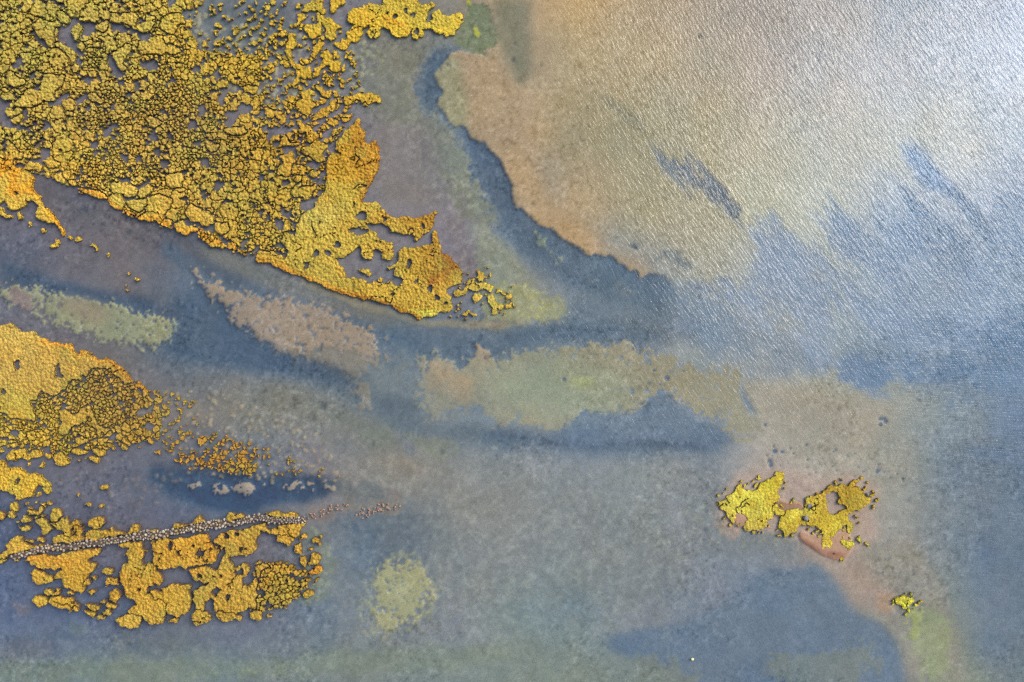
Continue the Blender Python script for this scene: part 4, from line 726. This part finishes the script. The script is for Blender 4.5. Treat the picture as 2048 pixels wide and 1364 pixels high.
SP = 5.0            # spacing of the single tussocks, px
SG = 1.25           # step of the canopy surface, px
gid_info = {}       # id -> (kind, index, coarse)
def canopy_box(x0, x1, y0, y1, seed):
    g = np.random.default_rng(seed)
    ni = int((x1-x0)/SP)+3; nj = int((y1-y0)/SP)+3
    jx, jy = np.meshgrid(np.arange(ni)-1, np.arange(nj)-1)
    sx = (x0+(jx+.5+g.uniform(-.46, .46, jx.shape))*SP); sy = (y0+(jy+.5+g.uniform(-.46, .46, jx.shape))*SP)
    gid = np.full(sx.shape, -1, np.int64); jit = g.random(sx.shape)
    # rows of fields: join single tussocks to clumps of uneven size
    base = 1000000*seed+100000
    for fi, (poly, size, gap, where, grp) in enumerate(FIELDS):
        ins = inside(sx, sy, poly)
        if not ins.any(): continue
        big = vnoise(sx, sy, 55, 30)
        fine = np.exp(-(((sx-330)/170)**2+((sy-250)/110)**2))
        if fi == 0: lvl = np.where(big-.3*fine > .58, 34, np.where(big-.32*fine > .32, 20, np.where(vnoise(sx, sy, 24, 39) > .5, 14, 8)))
        else: lvl = np.where(big > .6, size*1.6, size)
        key = np.zeros(sx.shape, np.int64)
        for L in np.unique(lvl):
            m = lvl == L
            nn = 400; cj = np.random.default_rng(int(L*10)+seed).uniform(-.45, .45, (2, nn, nn))
            u = sx/L+60; v = sy/L+60; bi = np.zeros(sx.shape, np.int64); bd = np.full(sx.shape, 1e9)
            for a in (-1, 0, 1):
                for b in (-1, 0, 1):
                    iu = np.floor(u).astype(int)+a; iv = np.floor(v).astype(int)+b
                    d = np.hypot(u-(iu+.5+cj[0][iv % nn, iu % nn]), v-(iv+.5+cj[1][iv % nn, iu % nn]))
                    t = d < bd; bd = np.where(t, d, bd); bi = np.where(t, iv*nn+iu, bi)
            key = np.where(m, bi*3+int(L) % 3 + int(L)*1000000, key)
        # a share of the clumps is missing; missing ones keep together
        r = ((key*2654435761) % 1000003)/1000003.0
        gapn = np.clip(gap + (vnoise(sx, sy, 30, 33)-.5)*.55*min(1, gap*4), 0, 1)
        drop = (r < gapn) | (jit < gap*.35)
        for p in POOLS: drop |= inside(sx, sy, p)
        ids = base+fi*100000000+key*0
        uk, inv = np.unique(key, return_inverse=True); inv = inv.reshape(key.shape)
        ids = base + fi*10000000 + inv
        gid = np.where(ins, np.where(drop, -1, ids), gid)
        for q in np.unique(ids[ins & ~drop]): gid_info[int(q)] = ('f', fi)
    X, Y = np.meshgrid(np.arange(x0, x1, SG), np.arange(y0, y1, SG))
    wx = X+1.9*fbm(X, Y, 6, 2, 51)*2; wy = Y+1.9*fbm(X, Y, 6, 2, 54)*2
    iu = np.floor((wx-x0)/SP).astype(int)+1; iv = np.floor((wy-y0)/SP).astype(int)+1
    d1 = np.full(X.shape, 1e9, np.float32); g1 = np.full(X.shape, -1, np.int64); dn = np.full(X.shape, 1e9, np.float32)
    nb = []
    for b in (-1, 0, 1):
        for a in (-1, 0, 1):
            i = np.clip(iu+a, 0, ni-1); j = np.clip(iv+b, 0, nj-1)
            d = np.hypot(wx-sx[j, i], wy-sy[j, i]).astype(np.float32); q = gid[j, i]
            nb.append((d, q)); t = d < d1
            dn = np.where(t, d1, np.minimum(dn, d)); d1 = np.where(t, d, d1); g1 = np.where(t, q, g1)
    S = np.zeros(X.shape, np.float32); O = np.zeros(X.shape, np.float32)
    for d, q in nb:
        w = np.exp(-(d/2.6)**2); same = q == g1
        S += np.where(same, w, 0); O += np.where(~same & (q >= 0), w, 0)
    f = S-.5*O-.11
    e = np.clip((S-.95*O)*3, 0, 3)
    G = np.where((g1 >= 0) & (f > 0), g1, -1)
    # mats and clumps traced from the photograph, their rims broken into lobes
    lx = X+15*fbm(X, Y, 11, 4, 71); ly = Y+15*fbm(X, Y, 11, 4, 74)
    M = np.full(X.shape, -1, np.int64)
    def cut(poly, val, lo=1):
        p = np.array(poly); i0 = max(0, int((p[:, 0].min()-6-x0)/SG)); i1 = int((p[:, 0].max()+6-x0)/SG)+1; j0 = max(0, int((p[:, 1].min()-6-y0)/SG)); j1 = int((p[:, 1].max()+6-y0)/SG)+1
        if i1 <= 0 or j1 <= 0 or i0 >= X.shape[1] or j0 >= X.shape[0]: return False
        sl = (slice(j0, j1), slice(i0, i1)); ins = inside(lx[sl], ly[sl], poly); M[sl] = np.where(ins, val, M[sl]); return ins.any()
    for mi, (poly, holes, label, nm, grp) in enumerate(MATS):
        if cut(poly, mi):
            gid_info[mi] = ('m', mi)
            for hh in holes:
                h_ = np.array(hh)
                if len(hh) <= 5:                                  # small pools are round
                    c_ = h_.mean(0); r_ = (np.abs(h_-c_).mean(0))*1.0+.6; hh = [(c_[0]+r_[0]*math.cos(a*math.pi/5), c_[1]+r_[1]*math.sin(a*math.pi/5)) for a in range(10)]
                cut(hh, -2)
    cwr = (seg_dist(X, Y, WALL) < 4.5+5*vnoise(X, Y, 22, 36)) & ~gapwall(X, Y)
    M[cwr] = -2
    ck = np.abs(fbm(X, Y, 30, 3, 77)); M[(ck < .007*sstep(.5, .8, vnoise(X, Y, 50, 79))) & (M >= 0)] = -2      # a few clefts within the mats
    dm = boxblur((M >= 0).astype(np.float32), 3/SG)
    onfield = dm > .28
    G = np.where(M >= 0, M, np.where((M == -2) | onfield, -1, G))
    e = np.where(M >= 0, np.clip((dm-.45)*4.5, 0, 3), e)
    mask = G >= 0
    lump = np.clip((dn-d1)/SP, 0, 1)
    ismat = M >= 0
    flats = sstep(980, 1040, Y)*sstep(700, 660, X); corner = sstep(420, 120, X)*sstep(380, 150, Y)
    rimz = .07 + .32*flats + .04*corner
    dome = np.clip(1-(d1/3.0)**2, -.4, 1)
    z = rimz + np.where(ismat, .22, .20)*(1-np.exp(-e/.8)) + .15*dome*np.where(ismat, 1, .75)*np.clip(e*1.5+.2, 0, 1) + 0.22*fbm(X, Y, 5, 2, 58) + 0.40*fbm(X, Y, 40, 3, 62)*np.clip(e, 0, 1)
    z = np.maximum(z, .06)
    z = z*np.where(X < 330, 1.1, 1.0)*np.where((X > 880) & (X < 1100), .62, 1)*np.where(X > 1100, .5, 1)
    z = np.where((Y > 560) & (Y < 900) & (X < 330), z*.85, z)
    z = np.where((X > 300) & (Y > 760) & (Y < 960), z*.42, z)
    z = np.where((X > 385) & (Y < 260) & (X < 1000), z*.75, z)
    return X, Y, G, z.astype(np.float32), boxblur(mask.astype(np.float32), 2)
WALL = PL('G 90,368 160,352 260,322 350,300 420,288 500,292 570,278 650,264 720,254 800,250 880,236 960,225 1050,206 1140,192 1230,190 1330,174 1430,158 1530,135 1630,118 1720,104 1800,95 1880,98 1960,75 2048,48 H 40,48 110,66 180,74 260,74 330,72 390,62')
GAPS = [PL(q) for q in ('G 505,250 560,250 560,330 505,330', 'G 738,220 792,220 792,290 738,290', 'G 1815,40 1862,40 1862,140 1815,140', 'G 395,260 440,250 440,330 395,330')]
def gapwall(x, y):
    r = np.zeros(np.shape(x), bool)
    for p in GAPS: r |= inside(x, y, p)
    return r

# materials of the growth
mv, nt, out = new_mat('golden_growth')
at = N(nt, 'ShaderNodeAttribute', attribute_name='col'); geo = N(nt, 'ShaderNodeNewGeometry')
n1 = N(nt, 'ShaderNodeTexNoise', in_Scale=6.0, in_Detail=4.0, in_Roughness=0.75); nt.links.new(geo.outputs['Position'], n1.inputs['Vector'])
mr = N(nt, 'ShaderNodeMapRange'); mr.inputs[1].default_value = .28; mr.inputs[2].default_value = .72; mr.inputs[3].default_value = .55; mr.inputs[4].default_value = 1.5
nt.links.new(n1.outputs[0], mr.inputs[0])
mul = N(nt, 'ShaderNodeVectorMath', operation='SCALE'); nt.links.new(at.outputs['Color'], mul.inputs[0]); nt.links.new(mr.outputs[0], mul.inputs['Scale'])
bp = N(nt, 'ShaderNodeBump', in_Strength=.8, in_Distance=.12); nt.links.new(n1.outputs[0], bp.inputs['Height'])
pv = N(nt, 'ShaderNodeBsdfPrincipled', in_Roughness=0.8); pv.inputs['Specular IOR Level'].default_value = .2
nt.links.new(mul.outputs[0], pv.inputs['Base Color']); nt.links.new(bp.outputs[0], pv.inputs['Normal']); nt.links.new(pv.outputs[0], out.inputs[0])
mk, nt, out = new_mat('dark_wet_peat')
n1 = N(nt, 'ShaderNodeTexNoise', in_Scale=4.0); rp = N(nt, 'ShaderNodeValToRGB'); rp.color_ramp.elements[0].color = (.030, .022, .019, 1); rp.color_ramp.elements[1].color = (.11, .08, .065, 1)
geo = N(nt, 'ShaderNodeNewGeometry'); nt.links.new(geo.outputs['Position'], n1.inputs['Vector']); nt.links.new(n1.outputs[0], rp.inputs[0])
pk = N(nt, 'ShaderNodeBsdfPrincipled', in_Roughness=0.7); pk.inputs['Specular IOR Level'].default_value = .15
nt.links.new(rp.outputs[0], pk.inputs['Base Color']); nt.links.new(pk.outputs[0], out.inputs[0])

VGAIN = 2.25
clumps = {}      # id -> dict of arrays, gathered over the boxes
def gather(box, seed):
    X, Y, G, z, mb_ = canopy_box(*box, seed)
    gy, gx = np.gradient(mb_)
    gl_ = np.hypot(gx, gy)+1e-6; gx = gx/gl_; gy = gy/gl_
    k = (H-z)/FPX
    wx = (X-CX)*k; wy = (CY-Y)*k
    col = np.clip(lin(growth_colour(X.astype(np.float32), Y.astype(np.float32)))/VGAIN, .003, .6).astype(np.float32)
    Q = (G[:-1, :-1] >= 0) & (G[:-1, :-1] == G[1:, :-1]) & (G[:-1, :-1] == G[:-1, 1:]) & (G[:-1, :-1] == G[1:, 1:])
    nr, nc = G.shape
    idx = np.arange(nr*nc).reshape(nr, nc)
    q = np.stack([idx[1:, :-1], idx[1:, 1:], idx[:-1, 1:], idx[:-1, :-1]], -1)[Q]
    qg = G[:-1, :-1][Q]
    Qp = np.pad(Q, 1)
    up = Qp[:-1, 1:-1]; dn = Qp[1:, 1:-1]                       # for the horizontal edge (j,i)-(j,i+1)
    e1 = (idx[:, :-1], idx[:, 1:]); m = up & ~dn; m2 = dn & ~up
    E = [np.stack([e1[0][m], e1[1][m]], -1), np.stack([e1[1][m2], e1[0][m2]], -1)]
    lf = Qp[1:-1, :-1]; rt = Qp[1:-1, 1:]
    e2 = (idx[:-1, :], idx[1:, :]); m = lf & ~rt; m2 = rt & ~lf
    E += [np.stack([e2[1][m], e2[0][m]], -1), np.stack([e2[0][m2], e2[1][m2]], -1)]
    E = np.concatenate(E); Eg = G.ravel()[E[:, 0]]
    P = np.stack([wx, wy, z], -1).reshape(-1, 3).astype(np.float32); IN = np.stack([gx, -gy], -1).reshape(-1, 2); col = col.reshape(-1, 3)
    o = np.argsort(qg, kind='stable'); q = q[o]; qg = qg[o]; eo = np.argsort(Eg, kind='stable'); E = E[eo]; Eg = Eg[eo]
    ids, st = np.unique(qg, return_index=True); en = np.append(st[1:], len(qg))
    es = np.searchsorted(Eg, ids, 'left'); ee = np.searchsorted(Eg, ids, 'right')
    for a, s, t, u, v in zip(ids, st, en, es, ee):
        qq = q[s:t]; ed = E[u:v]
        if len(qq) < 3: continue
        vs, inv = np.unique(qq, return_inverse=True); inv = inv.reshape(-1, 4)
        lut = dict(zip(vs.tolist(), range(len(vs))))
        ei = np.searchsorted(vs, ed)
        clumps[int(a)] = dict(P=P[vs], C=col[vs], Q=inv, E=ei, IN=IN[vs], n=len(qq))
BOXES = [((-200, 1075, -200, 1320), 1), ((1420, 1775, 920, 1150), 2), ((1775, 1865, 1180, 1245), 3)]
for b, s_ in BOXES: gather(b, s_)
print('growth gridded', len(clumps), 'clumps', round(time.time()-T0, 1))

def canopy_arrays(c, lip=.14):
    """top surface + a short lip that turns down; then the dark bank of peat under it, set back"""
    P, Q_, E_, IN = c['P'], c['Q'], c['E'], c['IN']
    rv, inv = np.unique(E_, return_inverse=True); inv = inv.reshape(-1, 2); n = len(P); m = len(rv)
    low = P[rv].copy()
    tall = float(low[:, 2].mean()) > .34                    # high clumps stand on a bare bank; low ones run down into the water
    low[:, 2] = np.maximum(low[:, 2]-lip, .03) if tall else np.full(len(low), -.05); low[:, :2] -= IN[rv]*.015
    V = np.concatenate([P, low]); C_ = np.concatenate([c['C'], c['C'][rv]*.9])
    sk = np.stack([E_[:, 0], E_[:, 1], n+inv[:, 1], n+inv[:, 0]], -1)
    Qs = np.concatenate([Q_, sk])
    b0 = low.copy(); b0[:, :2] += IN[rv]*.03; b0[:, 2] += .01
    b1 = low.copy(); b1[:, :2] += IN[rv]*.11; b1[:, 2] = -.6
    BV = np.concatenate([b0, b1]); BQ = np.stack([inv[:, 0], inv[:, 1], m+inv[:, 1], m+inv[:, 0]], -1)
    return V, Qs, C_, BV, BQ
def tone_word(c, n=0):
    r, g, b = c
    w = g/r
    lum_ = r*.3+g*.6
    if w > .80 : t = 'lime-yellow' if lum_ > .17 else 'olive-green'
    elif w > .66: t = 'pale yellow' if lum_ > .18 else 'olive-yellow'
    elif w > .56: t = 'golden' if lum_ > .14 else 'dull golden'
    else: t = 'orange-gold' if lum_ > .12 else 'brownish gold'
    return t
def shape_word(P, area):
    d = P[:, :2]-P[:, :2].mean(0); ev, evec = np.linalg.eigh(np.cov(d.T)+np.eye(2)*1e-6)
    r = math.sqrt(ev[1]/max(ev[0], 1e-6)); a = math.degrees(math.atan2(evec[1, 1], evec[0, 1])) % 180
    if r < 1.35: s = 'round'
    elif r < 1.9: s = 'oval'
    else: s = 'long'
    if r >= 1.35: s += (' level' if a < 22 or a > 158 else ' upright' if 68 < a < 112 else ' rising' if a < 68 else ' falling')
    z = 'large' if area > 3.0 else 'middling' if area > 1.2 else 'small' if area > .45 else 'tiny'
    return z, s
def place(P, name, mesh_name=None):
    """put a mesh's origin at its own foot"""
    o = np.array([P[:, 0].mean(), P[:, 1].mean(), 0], np.float32); return o
n_mats = len([i for i in clumps if i < len(MATS)])
budget = 292
fld = sorted([i for i in clumps if i >= len(MATS)], key=lambda i: -clumps[i]['n'])
n_clump_mats = len([i for i in clumps if i < len(MATS) and MATS[i][3] == 'vegetation_clump'])
def in_frame(c):
    p = c['P'].mean(0); return abs(p[0]) < 74.5 and abs(p[1]) < 49.5
vis = [i for i in fld if in_frame(clumps[i])]
single = set(vis[:max(0, budget-n_clump_mats)])
stuffV, stuffQ, stuffC, sbV, sbQ = [], [], [], [], []; off = 0; boff = 0
used = set()
for i, c in sorted(clumps.items()):
    V, Qs, C_, BV, BQ = canopy_arrays(c, .10)
    if i < len(MATS) or i in single:
        if i < len(MATS): name = MATS[i][3]; label = MATS[i][2]; grp = MATS[i][4]
        else:
            name = 'vegetation_clump'; fi = gid_info[i][1]
            z_, s_ = shape_word(c['P'], c['n']*(SG*.0732)**2); pc = c['P'].mean(0)
            px = pc[0]*FPX/(H-.5)+CX; py = CY-pc[1]*FPX/(H-.5)
            label = f"{z_} {s_} {tone_word(c['C'].mean(0))} clump {FIELDS[fi][3]}, {px/20.48:.0f}% across {py/13.64:.0f}% down"
            if len(label.split()) > 16: label = ' '.join(label.replace(' the ', ' ').split()[:16])
            grp = FIELDS[fi][4]
        org = place(c['P'], name)
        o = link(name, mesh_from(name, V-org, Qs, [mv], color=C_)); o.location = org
        tag(o, label, 'vegetation mat' if name == 'vegetation_mat' else 'vegetation clump', grp)
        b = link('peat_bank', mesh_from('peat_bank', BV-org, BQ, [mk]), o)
    else:
        stuffV.append(V); stuffQ.append(Qs+off); stuffC.append(C_); off += len(V); sbV.append(BV); sbQ.append(BQ+boff); boff += len(BV)
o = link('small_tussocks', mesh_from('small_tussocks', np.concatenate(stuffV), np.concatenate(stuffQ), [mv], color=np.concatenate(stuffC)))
tag(o, 'countless small olive and golden tussocks filling in between the larger clumps', 'tussocks', kind='stuff')
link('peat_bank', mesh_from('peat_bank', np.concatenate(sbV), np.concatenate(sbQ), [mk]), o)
print('growth built', n_mats, 'mats', len(single), 'single', off, 'verts', round(time.time()-T0, 1))

# ------------------------------------------------------------------ stone causeway
import bmesh
ms, nt, out = new_mat('weathered_grey_stone')
oi = N(nt, 'ShaderNodeAttribute', attribute_name='col'); geo = N(nt, 'ShaderNodeNewGeometry')
n1 = N(nt, 'ShaderNodeTexNoise', in_Scale=7.0, in_Detail=4.0); nt.links.new(geo.outputs['Position'], n1.inputs['Vector'])
mr = N(nt, 'ShaderNodeMapRange'); mr.inputs[1].default_value = .3; mr.inputs[2].default_value = .7; mr.inputs[3].default_value = .75; mr.inputs[4].default_value = 1.2; nt.links.new(n1.outputs[0], mr.inputs[0])
mul = N(nt, 'ShaderNodeVectorMath', operation='SCALE'); nt.links.new(oi.outputs['Color'], mul.inputs[0]); nt.links.new(mr.outputs[0], mul.inputs['Scale'])
ps = N(nt, 'ShaderNodeBsdfPrincipled', in_Roughness=0.85); nt.links.new(mul.outputs[0], ps.inputs['Base Color']); nt.links.new(ps.outputs[0], out.inputs[0])
bmx = bmesh.new(); bmesh.ops.create_icosphere(bmx, subdivisions=2, radius=1)
ICO = np.array([v.co[:] for v in bmx.verts]); ICOF = np.array([[v.index for v in f.verts] for f in bmx.faces]); bmx.free()
def stone_arrays(cx, cy, cz, r, g, flat=.75):
    """one worn block: a sphere cut by random planes"""
    v = ICO.copy()
    for _ in range(11):
        n = g.normal(size=3); n /= np.linalg.norm(n); d = g.uniform(.5, .8)
        s = v @ n - d; v = v - np.outer(np.clip(s, 0, None), n)
    sc = np.array([r*g.uniform(.85, 1.25), r*g.uniform(.8, 1.05), r*flat]); a = g.uniform(0, math.pi)
    v = v*sc; c_, s_ = math.cos(a), math.sin(a)
    v = np.stack([v[:, 0]*c_-v[:, 1]*s_, v[:, 0]*s_+v[:, 1]*c_, v[:, 2]], -1)
    return v+np.array([cx, cy, cz])
def tri_mesh(name, V, F, mat_, col):
    me = bpy.data.meshes.new(name); me.from_pydata(V.tolist(), [], F.tolist()); me.materials.append(mat_)
    a = me.color_attributes.new('col', 'FLOAT_COLOR', 'POINT'); c = np.ones((len(V), 4), np.float32); c[:, :3] = col; a.data.foreach_set('color', c.ravel()); return me
g = np.random.default_rng(11)
pts = []; L = 0
seg = [math.dist(a, b) for a, b in zip(WALL[:-1], WALL[1:])]
total = sum(seg)
def along(t):
    for (a, b), s in zip(zip(WALL[:-1], WALL[1:]), seg):
        if t <= s: return (a[0]+(b[0]-a[0])*t/s, a[1]+(b[1]-a[1])*t/s, (b[0]-a[0])/s, (b[1]-a[1])/s)
        t -= s
    return (*WALL[-1], 1, 0)
tries = 0
while tries < 9000:
    tries += 1
    t = g.uniform(0, total); x, y, dx, dy = along(t)
    half = 7.6+2*math.sin(t*.05) if t < total*.8 else 6.5
    if t < 60: half = 5.5
    u = g.uniform(-half, half); px, py = x-dy*u, y+dx*u
    if gapwall(np.array([px]), np.array([py]))[0] and g.random() < .93: continue
    r = g.uniform(2.0, 3.9)*(1 if t < total*.85 else .8)
    if any((px-a)**2+(py-b)**2 < (.92*(r+c))**2 for a, b, c, _ in pts[-400:]): continue
    pts.append((px, py, r, u))
wx0, wy0 = to_world(330, 1062, .4)
wroot = bpy.data.objects.new('stone_wall', None); COL.objects.link(wroot); wroot.location = (wx0, wy0, 0)
tag(wroot, 'low causeway of pale loose stones with dark gaps, running up through the golden growth', 'stone wall')
arr = []
for px, py, r, u in pts:
    z = .62-.02*abs(u)+g.uniform(-.06, .06); X_, Y_ = to_world(px, py, z)
    v = stone_arrays(X_-wx0, Y_-wy0, z-.08, r*.0735*1.02, g)
    base = np.array([(196,186,168), (178,168,154), (212,204,188), (160,152,142), (200,184,162)])[g.integers(0, 5)]
    if g.random() < .10: base = np.array((186,168,112))
    arr.append((r, v, lin(base)/2.3))
arr.sort(key=lambda a: -a[0])
for r, v, c in arr[:100]: link('stone', tri_mesh('stone', v, ICOF, ms, c), wroot)
rest = arr[100:]
Vr = np.concatenate([a[1] for a in rest]); Fr = np.concatenate([ICOF+k*len(ICO) for k in range(len(rest))]); Cr = np.concatenate([np.tile(a[2], (len(ICO), 1)) for a in rest])
o = link('stone', tri_mesh('stone', Vr, Fr, ms, Cr), wroot); o['kind'] = 'stuff'
# the dark core on which the stones lie
cv, cf = [], []
for k, (px, py) in enumerate(WALL):
    a = WALL[max(0, k-1)]; b = WALL[min(len(WALL)-1, k+1)]; d = math.dist(a, b); nx, ny = -(b[1]-a[1])/d, (b[0]-a[0])/d
    for s, z in ((-6.4, -.5), (-4.9, .40), (4.9, .40), (6.4, -.5)):
        X_, Y_ = to_world(px+nx*s, py+ny*s, z); cv.append((X_-wx0, Y_-wy0, z))
    if k: n = 4*(k-1); cf += [(n+q, n+q+1, n+q+5, n+q+4) for q in range(3)]
me = bpy.data.meshes.new('rubble_core'); me.from_pydata(cv, [], cf); me.materials.append(mk); link('rubble_core', me, wroot)
print('stones', len(pts))

# drowned stones where the causeway runs out
g = np.random.default_rng(5); k = 0
for s, n in (('F 440,1330 620,1310 760,1300 760,1350 600,1364 H 500,60 400,60', 26), ('F 860,1325 1000,1300 1150,1300 1160,1345 1000,1364 H 860,60 760,50 F 820,1364', 44)):
    poly = PL(s); p = np.array(poly); lo, hi = p.min(0), p.max(0); c = 0
    while c < n:
        q = lo+g.random(2)*(hi-lo)
        if not inside(np.array([q[0]]), np.array([q[1]]), poly)[0]: continue
        X_, Y_ = to_world(q[0], q[1], 0.0); v = stone_arrays(0, 0, 0, g.uniform(.13, .22), g)
        o = link('loose_stone', tri_mesh('loose_stone', v, ICOF, ms, lin((184,150,128))/2.3)); o.location = (X_, Y_, -.02)
        tag(o, 'pinkish stone lying loose in the shallows past the east end of the causeway', 'stone', 'loose stones past the end of the causeway'); c += 1
# grey boulders of the islet and a few single stones
for s, r, l in (('Q 530,590', .50, 'dark grey boulder poking out of the lime growth of the islet'), ('Q 615,325', .42, 'grey boulder at the inner bay of the islet, north of the dark one'), ('Q 1800,105', .36, 'grey stone at the north-east rim of the islet'), ('Q 1130,1315', .16, 'small black stone at the foot of the reddish sand')):
    x, y = PL(s)[0]; X_, Y_ = to_world(x, y, .4); v = stone_arrays(0, 0, 0, r, g, .9)
    o = link('boulder', tri_mesh('boulder', v, ICOF, ms, lin((140,140,148))/2.3 if r > .2 else lin((60,56,54))/2.3)); o.location = (X_, Y_, .22 if r > .2 else .06); tag(o, l, 'boulder')
for s, l in (('D 260,0', ''),): pass
# float far out on the dark water
fx, fy = to_world(1385, 1319, .1)
root = bpy.data.objects.new('float', None); COL.objects.link(root); root.location = (fx, fy, 0); tag(root, 'tiny pale yellow float alone on the dark blue water', 'float')
mf, nt, out = new_mat('pale_float'); pf = N(nt, 'ShaderNodeBsdfPrincipled', in_Roughness=.5); nf = N(nt, 'ShaderNodeTexNoise', in_Scale=3.0); rf = N(nt, 'ShaderNodeValToRGB'); rf.color_ramp.elements[0].color = (.55, .52, .2, 1); rf.color_ramp.elements[1].color = (.75, .72, .4, 1)
nt.links.new(nf.outputs[0], rf.inputs[0]); nt.links.new(rf.outputs[0], pf.inputs['Base Color']); nt.links.new(pf.outputs[0], out.inputs[0])
link('ball', tri_mesh('ball', ICO*np.array([.2, .2, .16])+np.array([0, 0, .05]), ICOF, mf, (1, 1, 1)), root)
link('eye', tri_mesh('eye', ICO*np.array([.05, .05, .07])+np.array([0, 0, .22]), ICOF, mf, (1, 1, 1)), root)
print('done', round(time.time()-T0, 1))
